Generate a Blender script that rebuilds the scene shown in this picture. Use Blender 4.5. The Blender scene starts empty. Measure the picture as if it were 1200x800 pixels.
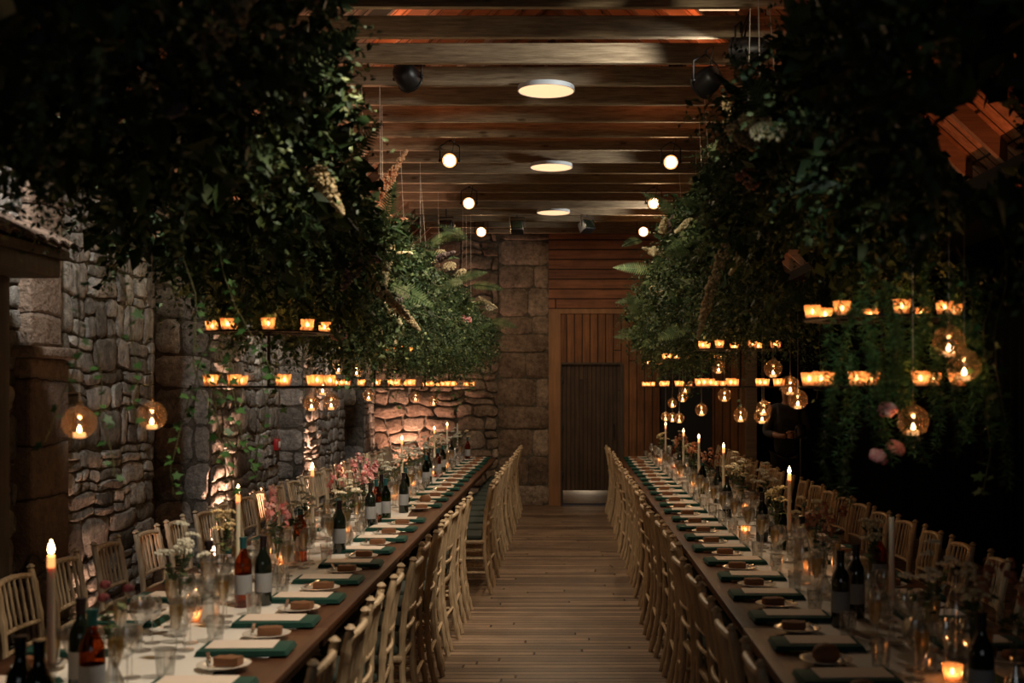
import bpy, bmesh, math, random
import numpy as np
from mathutils import Vector, Matrix, Quaternion

random.seed(7); rng = np.random.default_rng(11)
SC = bpy.context.scene
COL = SC.collection
R = math.radians
PI = math.pi
F = 1375.0                 # focal length in pixels of the 1200 px frame
K = F / 1450.0             # depth scale of the survey
EYE = 1.75
VX, VY = 664.0, 453.0      # vanishing point of the room in the frame

def S(y): return y * K
def at(px, py, yu):
    return Vector(((px - VX) * yu / 1450.0, yu * K, EYE - (py - VY) * yu / 1450.0))

# ------------------------------------------------------------------ camera
cd = bpy.data.cameras.new('camera'); cam = bpy.data.objects.new('camera', cd); COL.objects.link(cam)
cam.location = (0, 0, EYE); cam.rotation_euler = (PI / 2, 0, 0)
cd.sensor_width = 36; cd.lens = F * 36 / 1200
cd.shift_x = -(VX - 600) / 1200; cd.shift_y = (VY - 400) / 1200
cd.clip_start = 0.05; cd.clip_end = 200
cd.dof.use_dof = True; cd.dof.focus_distance = 9.2; cd.dof.aperture_fstop = 2.6
SC.camera = cam
# ------------------------------------------------------------------ view, world
SC.view_settings.view_transform = 'Standard'; SC.view_settings.look = 'None'
SC.view_settings.gamma = 1; SC.view_settings.use_curve_mapping = False
SC.view_settings.exposure = 0.13
SC.cycles.max_bounces = 8; SC.cycles.transparent_max_bounces = 40
SC.cycles.sample_clamp_indirect = 8.0; SC.cycles.sample_clamp_direct = 40
SC.cycles.caustics_reflective = False; SC.cycles.caustics_refractive = False
SC.cycles.use_denoising = True
w = bpy.data.worlds.new('evening'); SC.world = w; w.use_nodes = True
w.node_tree.nodes['Background'].inputs[0].default_value = (0.35, 0.42, 0.5, 1)
w.node_tree.nodes['Background'].inputs[1].default_value = 0.08

LG = 1.0   # all lamps together
def lamp(name, kind, loc, energy, color, parent=None, aim=None, size=0.1, spot=60, blend=0.5):
    ld = bpy.data.lights.new(name, kind); ld.energy = energy * LG; ld.color = color
    if kind == 'AREA':
        ld.shape = 'DISK' if not isinstance(size, tuple) else 'RECTANGLE'
        if isinstance(size, tuple): ld.size, ld.size_y = size
        else: ld.size = size
    else:
        ld.shadow_soft_size = size
    if kind == 'SPOT': ld.spot_size = R(spot); ld.spot_blend = blend
    o = bpy.data.objects.new(name, ld); COL.objects.link(o); o.location = loc
    if aim is not None:
        d = Vector(aim) - Vector(loc)
        o.rotation_euler = d.to_track_quat('-Z', 'Y').to_euler()
    if parent:
        o.parent = parent; o.matrix_parent_inverse = Matrix.Translation(-parent.location) if parent.location.length else Matrix()
    return o

# fill light added as daylight outside an added, unseen rear window
lamp('rear_fill', 'AREA', (-0.2, -2.75, 2.3), 14, (0.9, 0.95, 1.0), aim=(-0.5, 8, 1.0), size=(3.0, 1.6))
E_DISC, E_PAR, E_UP, E_TAPER, E_CUP, E_ROOF = 25, 48, 700, 1.2, 0.14, 30

# ------------------------------------------------------------------ materials
def mat(name):
    m = bpy.data.materials.new(name); m.use_nodes = True
    nt = m.node_tree
    return m, nt, nt.nodes['Principled BSDF']
def rgb(r, g, b): return (r, g, b, 1)
def simple(name, col, rough=0.6, metal=0.0, **kw):
    m, nt, b = mat(name)
    b.inputs['Base Color'].default_value = rgb(*col); b.inputs['Roughness'].default_value = rough
    b.inputs['Metallic'].default_value = metal
    for k, v in kw.items(): b.inputs[k.replace('_', ' ')].default_value = v
    return m
def node(nt, t, **kw):
    n = nt.nodes.new(t)
    for k, v in kw.items(): setattr(n, k, v)
    return n
def noise(nt, vec, scale, detail=4, rough=0.55):
    n = node(nt, 'ShaderNodeTexNoise'); n.inputs['Scale'].default_value = scale
    n.inputs['Detail'].default_value = detail; n.inputs['Roughness'].default_value = rough
    if vec is not None: nt.links.new(vec, n.inputs['Vector'])
    return n
def ramp(nt, fac, stops):
    n = node(nt, 'ShaderNodeValToRGB'); e = n.color_ramp.elements
    e[0].position, e[0].color = stops[0][0], rgb(*stops[0][1])
    e[1].position, e[1].color = stops[-1][0], rgb(*stops[-1][1])
    for p, c in stops[1:-1]:
        x = e.new(p); x.color = rgb(*c)
    nt.links.new(fac, n.inputs[0]); return n
def mapping(nt, scale=(1, 1, 1), rot=(0, 0, 0)):
    tc = node(nt, 'ShaderNodeNewGeometry'); mp = node(nt, 'ShaderNodeMapping')
    mp.inputs['Scale'].default_value = scale; mp.inputs['Rotation'].default_value = rot
    nt.links.new(tc.outputs['Position'], mp.inputs['Vector']); return mp.outputs[0]
def objmap(nt, scale=(1, 1, 1)):
    tc = node(nt, 'ShaderNodeTexCoord'); mp = node(nt, 'ShaderNodeMapping')
    mp.inputs['Scale'].default_value = scale
    nt.links.new(tc.outputs['Object'], mp.inputs['Vector']); return mp.outputs[0]
def bump(nt, b, h, strength, dist=0.02, normal=None):
    n = node(nt, 'ShaderNodeBump'); n.inputs['Strength'].default_value = strength
    n.inputs['Distance'].default_value = dist
    nt.links.new(h, n.inputs['Height'])
    if normal: nt.links.new(normal, n.inputs['Normal'])
    nt.links.new(n.outputs[0], b.inputs['Normal']); return n.outputs[0]
def mix(nt, fac, a, b, mode='MIX'):
    n = node(nt, 'ShaderNodeMix', data_type='RGBA', blend_type=mode)
    if isinstance(fac, float): n.inputs[0].default_value = fac
    else: nt.links.new(fac, n.inputs[0])
    for i, v in ((6, a), (7, b)):
        if isinstance(v, tuple): n.inputs[i].default_value = rgb(*v)
        else: nt.links.new(v, n.inputs[i])
    return n.outputs[2]
def mathn(nt, op, a, b=None):
    n = node(nt, 'ShaderNodeMath', operation=op)
    for i, v in enumerate((a, b)):
        if v is None: continue
        if isinstance(v, (int, float)): n.inputs[i].default_value = v
        else: nt.links.new(v, n.inputs[i])
    return n.outputs[0]

def stone(name, sc, c0, c1, c2, mortar, warp=0.12, relief=0.05, rnd=0.9, gap=0.05, grit=0.3):
    m, nt, b = mat(name)
    pos = mapping(nt)
    nz = noise(nt, pos, 2.6, 3)
    nz2 = noise(nt, pos, 11.0, 3)
    add = node(nt, 'ShaderNodeVectorMath', operation='MULTIPLY_ADD')
    nt.links.new(nz.outputs['Color'], add.inputs[0]); add.inputs[1].default_value = (warp * 2,) * 3
    nt.links.new(pos, add.inputs[2])
    add2 = node(nt, 'ShaderNodeVectorMath', operation='MULTIPLY_ADD')
    nt.links.new(nz2.outputs['Color'], add2.inputs[0]); add2.inputs[1].default_value = (warp * .5,) * 3
    nt.links.new(add.outputs[0], add2.inputs[2])
    mp = node(nt, 'ShaderNodeMapping'); mp.inputs['Scale'].default_value = sc
    nt.links.new(add2.outputs[0], mp.inputs['Vector'])
    ve = node(nt, 'ShaderNodeTexVoronoi', feature='DISTANCE_TO_EDGE'); vc = node(nt, 'ShaderNodeTexVoronoi')
    for v in (ve, vc):
        nt.links.new(mp.outputs[0], v.inputs['Vector']); v.inputs['Scale'].default_value = 1
        v.inputs['Randomness'].default_value = rnd
    cr = ramp(nt, vc.outputs['Color'], [(0.15, c0), (0.5, c1), (0.85, c2)])
    fine = noise(nt, pos, 22, 6, 0.7)
    big = noise(nt, pos, 1.7, 3)
    col = mix(nt, 0.75, cr.outputs[0], ramp(nt, fine.outputs[0], [(0.3, (0.45, 0.43, 0.4)), (0.7, (1.25, 1.2, 1.12))]).outputs[0], 'MULTIPLY')
    col = mix(nt, 0.6, col, ramp(nt, big.outputs[0], [(0.3, (0.5, 0.48, 0.45)), (0.7, (1.25, 1.2, 1.15))]).outputs[0], 'MULTIPLY')
    er = ramp(nt, ve.outputs[0], [(0.0, (0, 0, 0)), (gap, (1, 1, 1))])
    col = mix(nt, er.outputs[0], mortar, col)
    nt.links.new(col, b.inputs['Base Color']); b.inputs['Roughness'].default_value = 0.92
    b.inputs['Specular IOR Level'].default_value = 0.2
    h1 = ramp(nt, ve.outputs[0], [(0.0, (0, 0, 0)), (gap * 1.2, (0.7, 0.7, 0.7)), (gap * 3.5, (1, 1, 1))])
    h = mathn(nt, 'ADD', h1.outputs[0], mathn(nt, 'MULTIPLY', fine.outputs[0], 0.55))
    h = mathn(nt, 'ADD', h, mathn(nt, 'MULTIPLY', noise(nt, pos, 5.5, 5, 0.6).outputs[0], 1.2))
    h = mathn(nt, 'ADD', h, mathn(nt, 'MULTIPLY', noise(nt, pos, 38, 4, 0.7).outputs[0], grit))
    bump(nt, b, h, 1.0, relief)
    return m

def boards(name, axis, width, c0, c1, gapc=(0.012, 0.008, 0.005), grain=(1, 1, 1), rough=0.7, length=2.2, run=None, spec=0.3):
    """planks: 'axis' is the direction across the planks, 'run' the direction they run in"""
    m, nt, b = mat(name)
    g = node(nt, 'ShaderNodeNewGeometry'); sx = node(nt, 'ShaderNodeSeparateXYZ')
    nt.links.new(g.outputs['Position'], sx.inputs[0])
    a = mathn(nt, 'DIVIDE', sx.outputs['XYZ'.index(axis)], width)
    idx = mathn(nt, 'FLOOR', a); fr = mathn(nt, 'SUBTRACT', a, idx)
    wn = node(nt, 'ShaderNodeTexWhiteNoise', noise_dimensions='1D'); nt.links.new(idx, wn.inputs['W'])
    ln = mathn(nt, 'ADD', mathn(nt, 'DIVIDE', sx.outputs['XYZ'.index(run)], length), mathn(nt, 'MULTIPLY', wn.outputs['Value'], 7.3))
    li = mathn(nt, 'FLOOR', ln); lf = mathn(nt, 'SUBTRACT', ln, li)
    wn2 = node(nt, 'ShaderNodeTexWhiteNoise', noise_dimensions='2D')
    cb = node(nt, 'ShaderNodeCombineXYZ'); nt.links.new(idx, cb.inputs[0]); nt.links.new(li, cb.inputs[1])
    nt.links.new(cb.outputs[0], wn2.inputs['Vector'])
    cr = ramp(nt, wn2.outputs['Value'], [(0, c0), (1, c1)])
    sc = [28, 28, 28]; sc['XYZ'.index(run)] = 1.6
    off = node(nt, 'ShaderNodeVectorMath', operation='ADD'); nt.links.new(mapping(nt, tuple(sc)), off.inputs[0])
    nt.links.new(wn2.outputs['Color'], off.inputs[1])
    gr = noise(nt, off.outputs[0], 1.0, 5, 0.65)
    kn = noise(nt, mapping(nt), 3.0, 3, 0.6)
    col = mix(nt, 0.8, cr.outputs[0], ramp(nt, gr.outputs[0], [(0.3, (0.45, 0.42, 0.4)), (0.65, (1.25, 1.22, 1.2))]).outputs[0], 'MULTIPLY')
    col = mix(nt, 0.5, col, ramp(nt, kn.outputs[0], [(0.35, (0.55, 0.52, 0.5)), (0.65, (1.2, 1.2, 1.2))]).outputs[0], 'MULTIPLY')
    e1 = mathn(nt, 'MINIMUM', fr, mathn(nt, 'SUBTRACT', 1.0, fr))
    e2 = mathn(nt, 'MULTIPLY', mathn(nt, 'MINIMUM', lf, mathn(nt, 'SUBTRACT', 1.0, lf)), length / width)
    e = mathn(nt, 'MINIMUM', e1, e2)
    er = ramp(nt, e, [(0.03, (0, 0, 0)), (0.085, (1, 1, 1))])
    col = mix(nt, er.outputs[0], gapc, col)
    nt.links.new(col, b.inputs['Base Color']); b.inputs['Roughness'].default_value = rough
    b.inputs['Specular IOR Level'].default_value = spec
    h = mathn(nt, 'ADD', er.outputs[0], mathn(nt, 'MULTIPLY', gr.outputs[0], 0.25))
    bump(nt, b, h, 0.8, 0.006)
    return m

def woodgrain(name, c0, c1, run=0, rough=0.6, sc=20, spec=0.35, st=14, knots=False):
    m, nt, b = mat(name)
    s = [sc] * 3; s[run] = sc / st
    gr = noise(nt, objmap(nt, tuple(s)), 1.0, 5, 0.65)
    big = noise(nt, mapping(nt), 1.3, 3)
    col = ramp(nt, gr.outputs[0], [(0.3, c0), (0.7, c1)]).outputs[0]
    col = mix(nt, 0.6, col, ramp(nt, big.outputs[0], [(0.3, (0.6, 0.6, 0.6)), (0.7, (1.2, 1.2, 1.2))]).outputs[0], 'MULTIPLY')
    if knots:
        v = node(nt, 'ShaderNodeTexVoronoi'); nt.links.new(mapping(nt, (3, 9, 9)), v.inputs['Vector']); v.inputs['Scale'].default_value = 1
        kr = ramp(nt, v.outputs['Distance'], [(0.06, (0.25, 0.18, 0.12)), (0.16, (1, 1, 1))])
        col = mix(nt, 0.8, col, kr.outputs[0], 'MULTIPLY')
    nt.links.new(col, b.inputs['Base Color']); b.inputs['Roughness'].default_value = rough
    b.inputs['Specular IOR Level'].default_value = spec
    bump(nt, b, gr.outputs[0], 0.4, 0.004)
    return m

def glass(name, tint=(1, 1, 1), ior=1.5, rough=0.02, base=0.04):
    m = bpy.data.materials.new(name); m.use_nodes = True; nt = m.node_tree; nt.nodes.clear()
    out = node(nt, 'ShaderNodeOutputMaterial'); mx = node(nt, 'ShaderNodeMixShader')
    tr = node(nt, 'ShaderNodeBsdfTransparent'); tr.inputs[0].default_value = rgb(*tint)
    gl = node(nt, 'ShaderNodeBsdfGlossy'); gl.inputs['Roughness'].default_value = rough
    lw = node(nt, 'ShaderNodeLayerWeight'); lw.inputs['Blend'].default_value = 0.35
    f = mathn(nt, 'ADD', mathn(nt, 'MULTIPLY', mathn(nt, 'POWER', lw.outputs['Facing'], 2.2), 0.75), base)
    nt.links.new(f, mx.inputs[0]); nt.links.new(tr.outputs[0], mx.inputs[1]); nt.links.new(gl.outputs[0], mx.inputs[2])
    nt.links.new(mx.outputs[0], out.inputs[0]); return m

def emit(name, col, strength):
    m, nt, b = mat(name)
    b.inputs['Base Color'].default_value = rgb(*col); b.inputs['Emission Color'].default_value = rgb(*col)
    b.inputs['Emission Strength'].default_value = strength
    m.cycles.emission_sampling = 'NONE'
    return m

def leafmat(name, c0, c1, c2, rough=0.55, trans=0.25):
    m, nt, b = mat(name)
    g = node(nt, 'ShaderNodeNewGeometry')
    cr = ramp(nt, g.outputs['Random Per Island'], [(0, c0), (0.6, c1), (1, c2)])
    nz = noise(nt, mapping(nt), 1.1, 2)
    col = mix(nt, 0.7, cr.outputs[0], ramp(nt, nz.outputs[0], [(0.35, (0.6, 0.65, 0.6)), (0.65, (1.2, 1.15, 1.0))]).outputs[0], 'MULTIPLY')
    nt.links.new(col, b.inputs['Base Color']); b.inputs['Roughness'].default_value = rough
    b.inputs['Specular IOR Level'].default_value = 0.35
    return m

M = {}
M['rubble'] = stone('rubble stone', (4.6, 4.4, 6.4), (0.2, 0.18, 0.155), (0.33, 0.3, 0.265), (0.5, 0.47, 0.42), (0.24, 0.215, 0.185), 0.3, 0.085, 1.0, 0.035, 0.8)
M['backstone'] = stone('coursed stone', (3.0, 3.0, 7.2), (0.2, 0.145, 0.11), (0.3, 0.225, 0.175), (0.44, 0.35, 0.28), (0.15, 0.115, 0.09), 0.13, 0.05, 0.9, 0.03)
M['quoin'] = stone('dressed stone', (1.3, 1.3, 3.1), (0.17, 0.12, 0.09), (0.24, 0.175, 0.135), (0.31, 0.24, 0.185), (0.08, 0.06, 0.048), 0.05, 0.04, 0.4, 0.018)
def block(name, c0, c1, c2, relief=.03):
    m, nt, b = mat(name); pos = mapping(nt); g = node(nt, 'ShaderNodeNewGeometry')
    cr = ramp(nt, g.outputs['Random Per Island'], [(0, c0), (.5, c1), (1, c2)])
    a = noise(nt, pos, 3.5, 5, .65); f = noise(nt, pos, 19, 6, .75); k = noise(nt, pos, 60, 3, .7)
    col = mix(nt, .85, cr.outputs[0], ramp(nt, f.outputs[0], [(.32, (.35, .33, .31)), (.66, (1.35, 1.32, 1.26))]).outputs[0], 'MULTIPLY')
    col = mix(nt, .7, col, ramp(nt, a.outputs[0], [(.35, (.5, .48, .46)), (.65, (1.3, 1.27, 1.2))]).outputs[0], 'MULTIPLY')
    nt.links.new(col, b.inputs['Base Color']); b.inputs['Roughness'].default_value = .93; b.inputs['Specular IOR Level'].default_value = .15
    h = mathn(nt, 'ADD', mathn(nt, 'MULTIPLY', a.outputs[0], 1.6), mathn(nt, 'ADD', mathn(nt, 'MULTIPLY', f.outputs[0], .8), mathn(nt, 'MULTIPLY', k.outputs[0], .3)))
    bump(nt, b, h, 1.0, relief); return m
M['rubble_block'] = block('grey rubble block', (.2, .185, .16), (.37, .355, .325), (.62, .6, .56), .06)
M['brown_block'] = block('brown sandstone block', (.17, .12, .09), (.26, .19, .145), (.38, .3, .24), .03)
M['mortar'] = block('lime mortar', (.15, .13, .105), (.16, .14, .115), (.17, .15, .12), .04)
M['floor'] = boards('floor boards', 'Y', 0.088, (0.12, 0.075, 0.045), (0.36, 0.25, 0.165), gapc=(.01, .006, .004), run='X', length=2.6, rough=0.42)
M['vboard'] = boards('upright pine boards', 'X', 0.115, (0.15, 0.06, 0.022), (0.26, 0.115, 0.043), run='Z', length=9, rough=0.6)
M['hboard'] = boards('level pine boards', 'Z', 0.145, (0.22, 0.085, 0.04), (0.32, 0.13, 0.06), run='X', length=9, rough=0.6)
M['doorboard'] = boards('dark door boards', 'X', 0.062, (0.055, 0.034, 0.02), (0.085, 0.052, 0.03), run='Z', length=9, rough=0.6)
M['sarking'] = boards('roof sarking boards', 'Y', 0.15, (0.24, 0.13, 0.07), (0.36, 0.2, 0.11), run='X', length=3, rough=0.75)
M['joist'] = woodgrain('sawn joist timber', (0.15, 0.105, 0.065), (0.37, 0.29, 0.19), 0, 0.85, 70, 0.1, 14, True)
M['rafter'] = woodgrain('rafter timber', (0.14, 0.09, 0.055), (0.24, 0.16, 0.1), 0, 0.75, 30)
M['pine'] = woodgrain('pine trim', (0.25, 0.12, 0.05), (0.36, 0.18, 0.08), 2, 0.6, 24)
M['oldwood'] = woodgrain('weathered wood', (0.05, 0.036, 0.026), (0.1, 0.075, 0.055), 2, 0.8, 24)
M['table'] = woodgrain('table wood', (0.055, 0.022, 0.011), (0.13, 0.052, 0.023), 1, 0.5, 22, 0.25)
M['chair'] = woodgrain('limewashed wood', (0.38, 0.26, 0.15), (0.72, 0.55, 0.35), 2, 0.42, 60)
M['cushion'] = simple('grey green seat fabric', (0.03, 0.04, 0.032), 0.9)
M['napkin'] = simple('green linen', (0.004, 0.055, 0.037), 0.85)
M['card'] = simple('cream card', (0.78, 0.66, 0.56), 0.8)
M['linen'] = simple('white linen', (0.8, 0.76, 0.7), 0.9)
M['china'] = simple('white china', (0.72, 0.66, 0.58), 0.2)
M['steel'] = simple('polished steel', (0.75, 0.74, 0.72), 0.18, 1.0)
M['kick'] = simple('brushed steel', (0.62, 0.56, 0.5), 0.32, 1.0)
M['black'] = simple('black metal', (0.012, 0.012, 0.013), 0.42, 0.3)
M['iron'] = simple('blackened iron', (0.02, 0.015, 0.012), 0.6, 0.6)
M['curtain'] = simple('black drape', (0.006, 0.0055, 0.005), 0.95, Specular_IOR_Level=0.03)
M['wire'] = simple('pale wire', (0.55, 0.48, 0.4), 0.5)
M['whitemetal'] = simple('white enamel', (0.6, 0.66, 0.72), 0.4)
M['wax'] = simple('ivory wax', (0.82, 0.7, 0.52), 0.5, Subsurface_Weight=0.35)
M['paintedglow'] = emit('painted warm glow', (1.0, 0.42, 0.13), 1.3)  # flame glow put into wax and lens ring as emission
def flame_mat():
    m = bpy.data.materials.new('candle flame'); m.use_nodes = True; nt = m.node_tree; nt.nodes.clear()
    e = node(nt, 'ShaderNodeEmission'); e.inputs[0].default_value = rgb(1, .66, .3); e.inputs[1].default_value = 12
    t = node(nt, 'ShaderNodeBsdfTransparent'); a = node(nt, 'ShaderNodeAddShader'); o = node(nt, 'ShaderNodeOutputMaterial')
    nt.links.new(e.outputs[0], a.inputs[0]); nt.links.new(t.outputs[0], a.inputs[1]); nt.links.new(a.outputs[0], o.inputs[0])
    m.cycles.emission_sampling = 'NONE'; return m
M['flame'] = flame_mat()
def smoky(name, tint, milk, amount, base=.07):
    m = glass(name, tint, base=base); nt = m.node_tree; out = [n for n in nt.nodes if n.type == 'OUTPUT_MATERIAL'][0]
    src = out.inputs[0].links[0].from_socket
    d = node(nt, 'ShaderNodeBsdfTranslucent'); d.inputs[0].default_value = rgb(*milk)
    f = node(nt, 'ShaderNodeBsdfDiffuse'); f.inputs[0].default_value = rgb(*milk)
    a = node(nt, 'ShaderNodeMixShader'); a.inputs[0].default_value = .35; nt.links.new(d.outputs[0], a.inputs[1]); nt.links.new(f.outputs[0], a.inputs[2])
    x = node(nt, 'ShaderNodeMixShader'); x.inputs[0].default_value = amount
    nt.links.new(src, x.inputs[1]); nt.links.new(a.outputs[0], x.inputs[2]); nt.links.new(x.outputs[0], out.inputs[0]); return m
M['champagne'] = smoky('champagne', (.9, .72, .36), (.8, .6, .28), .3, .03)
M['cupglass'] = smoky('frosted amber cup', (1, .9, .8), (.95, .6, .36), .4)
M['globeglass'] = smoky('clear amber globe', (1, .95, .9), (.9, .5, .25), .06, .12)
M['wick'] = simple('wick', (0.02, 0.015, 0.01), 0.9)
M['clear'] = glass('clear glass', (.97, .97, .96), base=0.22, rough=.17)
M['greenglass'] = glass('green bottle glass', (0.1, 0.17, 0.045), base=0.05)
M['darkglass'] = simple('dark bottle glass', (0.008, 0.012, 0.008), 0.07, 0.0, Specular_IOR_Level=0.7)
M['amberglass'] = glass('amber bottle glass', (0.6, 0.22, 0.07), base=0.05)
M['amber'] = simple('tea light amber glow', (0.9, 0.5, 0.2), 0.3)
M['label'] = simple('paper label', (0.3, 0.31, 0.32), 0.7)
M['foil'] = simple('teal foil', (0.03, 0.13, 0.14), 0.3, 0.5)
M['darkfoil'] = simple('dark foil', (0.02, 0.012, 0.014), 0.35, 0.3)
M['bread'] = simple('brown crust', (0.2, 0.085, 0.035), 0.8)
M['lampface'] = emit('lamp diffuser', (1.0, 0.6, 0.33), 1.2)
M['parface'] = emit('spotlight lens', (1.0, 0.75, 0.45), 26.0)
M['red'] = simple('red plastic', (0.35, 0.015, 0.012), 0.4)
M['exitgreen'] = simple('green sign face', (0.0, 0.25, 0.11), 0.4)
M['white'] = simple('white plastic', (0.75, 0.75, 0.72), 0.5)
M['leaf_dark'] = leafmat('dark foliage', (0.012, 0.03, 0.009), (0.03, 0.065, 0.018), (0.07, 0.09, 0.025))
M['leaf_mid'] = leafmat('mid green foliage', (0.018, 0.04, 0.018), (0.045, 0.085, 0.034), (0.24, 0.3, 0.13))
M['leaf_fine'] = leafmat('feathery foliage', (0.02, 0.055, 0.025), (0.05, 0.105, 0.045), (0.2, 0.27, 0.13))
M['ivy'] = leafmat('ivy foliage', (0.035, 0.1, 0.025), (0.06, 0.15, 0.04), (0.13, 0.24, 0.07))
M['fern'] = leafmat('fern frond', (0.07, 0.12, 0.05), (0.13, 0.19, 0.08), (0.22, 0.28, 0.13))
M['stemm'] = simple('stem', (0.1, 0.1, 0.04), 0.8)
M['peach'] = leafmat('peach blossom', (0.7, 0.33, 0.2), (0.85, 0.48, 0.32), (0.9, 0.62, 0.45))
M['cream'] = leafmat('cream blossom', (0.5, 0.4, 0.24), (0.68, 0.58, 0.38), (0.8, 0.72, 0.52))
M['mauve'] = leafmat('mauve seed head', (0.1, 0.06, 0.07), (0.18, 0.12, 0.12), (0.28, 0.2, 0.18))
M['straw'] = leafmat('straw plume', (0.25, 0.18, 0.1), (0.36, 0.27, 0.15), (0.5, 0.4, 0.25))
M['pink'] = leafmat('pink petals', (0.65, 0.2, 0.24), (0.75, 0.35, 0.38), (0.85, 0.6, 0.58))
M['whiteflower'] = leafmat('white petals', (0.6, 0.58, 0.5), (0.75, 0.72, 0.64), (0.85, 0.82, 0.74))
M['orange'] = leafmat('orange petals', (0.35, 0.1, 0.05), (0.45, 0.18, 0.1), (0.6, 0.32, 0.2))
M['maroon'] = leafmat('maroon petals', (0.05, 0.006, 0.01), (0.09, 0.012, 0.02), (0.12, 0.02, 0.03))
M['skin'] = simple('skin', (0.34, 0.17, 0.11), 0.55)
M['shirt'] = simple('grey patterned shirt', (0.05, 0.05, 0.055), 0.85)
M['blackcloth'] = simple('black cloth', (0.012, 0.012, 0.013), 0.9)
M['hair'] = simple('dark hair', (0.02, 0.012, 0.008), 0.6)

# ------------------------------------------------------------------ mesh helper
class MB:
    def __init__(s): s.v = []; s.f = []
    def add(s, vs, fs):
        n = len(s.v); s.v.extend([tuple(p) for p in vs]); s.f.extend([tuple(i + n for i in f) for f in fs]); return s
    def box(s, x0, x1, y0, y1, z0, z1):
        vs = [(x, y, z) for z in (z0, z1) for y in (y0, y1) for x in (x0, x1)]
        return s.add(vs, [(0, 2, 3, 1), (4, 5, 7, 6), (0, 1, 5, 4), (2, 6, 7, 3), (0, 4, 6, 2), (1, 3, 7, 5)])
    def bevelbox(s, x0, x1, y0, y1, z0, z1, r=0.005, seg=2):
        bm = bmesh.new(); bmesh.ops.create_cube(bm, size=1)
        bmesh.ops.scale(bm, vec=(x1 - x0, y1 - y0, z1 - z0), verts=bm.verts)
        bmesh.ops.translate(bm, vec=((x0 + x1) / 2, (y0 + y1) / 2, (z0 + z1) / 2), verts=bm.verts)
        bmesh.ops.bevel(bm, geom=bm.edges[:], offset=r, segments=seg, affect='EDGES', profile=0.5)
        return s.bm(bm)
    def bm(s, bm):
        bm.verts.ensure_lookup_table()
        for i, v in enumerate(bm.verts): v.index = i
        s.add([v.co[:] for v in bm.verts], [[v.index for v in f.verts] for f in bm.faces]); bm.free(); return s
    def path(s, pts, rad, n=8, caps=True):
        """a tube through pts; rad a number or one per point"""
        pts = [Vector(p) for p in pts]
        if not hasattr(rad, '__len__'): rad = [rad] * len(pts)
        vs = []; ref = None
        for i, p in enumerate(pts):
            d = (pts[min(i + 1, len(pts) - 1)] - pts[max(i - 1, 0)])
            d = d.normalized() if d.length > 1e-9 else Vector((0, 0, 1))
            if ref is None:
                ref = d.orthogonal().normalized()
            ref = (ref - d * ref.dot(d)).normalized(); b = d.cross(ref)
            for k in range(n):
                a = 2 * PI * k / n
                vs.append(p + (ref * math.cos(a) + b * math.sin(a)) * rad[i])
        fs = []
        for i in range(len(pts) - 1):
            for k in range(n):
                k2 = (k + 1) % n
                fs.append((i * n + k, i * n + k2, (i + 1) * n + k2, (i + 1) * n + k))
        if caps:
            fs.append(tuple(reversed(range(n)))); fs.append(tuple(range((len(pts) - 1) * n, len(pts) * n)))
        return s.add(vs, fs)
    def lathe(s, prof, c=(0, 0, 0), n=16):
        """profile of (r, z), closed at r = 0"""
        vs = []; rows = []
        for r, z in prof:
            if r < 1e-6: rows.append([len(vs)]); vs.append((c[0], c[1], c[2] + z))
            else:
                rows.append(list(range(len(vs), len(vs) + n)))
                for k in range(n):
                    a = 2 * PI * k / n; vs.append((c[0] + r * math.cos(a), c[1] + r * math.sin(a), c[2] + z))
        fs = []
        for a, b in zip(rows, rows[1:]):
            for k in range(n):
                k2 = (k + 1) % n
                if len(a) == 1 and len(b) == 1: continue
                if len(a) == 1: fs.append((a[0], b[k2], b[k]))
                elif len(b) == 1: fs.append((a[k], a[k2], b[0]))
                else: fs.append((a[k], a[k2], b[k2], b[k]))
        return s.add(vs, fs)
    def ball(s, c, r, sub=1, sc=(1, 1, 1)):
        bm = bmesh.new(); bmesh.ops.create_icosphere(bm, subdivisions=sub, radius=r)
        bmesh.ops.scale(bm, vec=sc, verts=bm.verts); bmesh.ops.translate(bm, vec=c, verts=bm.verts)
        return s.bm(bm)
    def xf(s, mtx, start=0):
        for i in range(start, len(s.v)): s.v[i] = tuple(mtx @ Vector(s.v[i]))
        return s
    def build(s, name, material, parent=None, smooth=True, loc=None, kind=None):
        me = bpy.data.meshes.new(name)
        if isinstance(s.v, np.ndarray):
            nf = len(s.f); me.vertices.add(len(s.v)); me.vertices.foreach_set('co', s.v.astype(np.float32).ravel())
            k = s.f.shape[1]
            me.loops.add(nf * k); me.loops.foreach_set('vertex_index', s.f.astype(np.int32).ravel())
            me.polygons.add(nf); me.polygons.foreach_set('loop_start', np.arange(0, nf * k, k, dtype=np.int32))
            me.update(calc_edges=True)
        else:
            me.from_pydata(s.v, [], s.f); me.update()
        me.materials.append(material)
        if smooth:
            me.polygons.foreach_set('use_smooth', [True] * len(me.polygons))
            if not isinstance(s.v, np.ndarray):
                try: me.set_sharp_from_angle(angle=R(42))
                except Exception: pass
        o = bpy.data.objects.new(name, me); COL.objects.link(o)
        if parent: o.parent = parent
        if loc is not None: o.location = loc
        if kind: o['kind'] = kind
        return o

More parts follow.
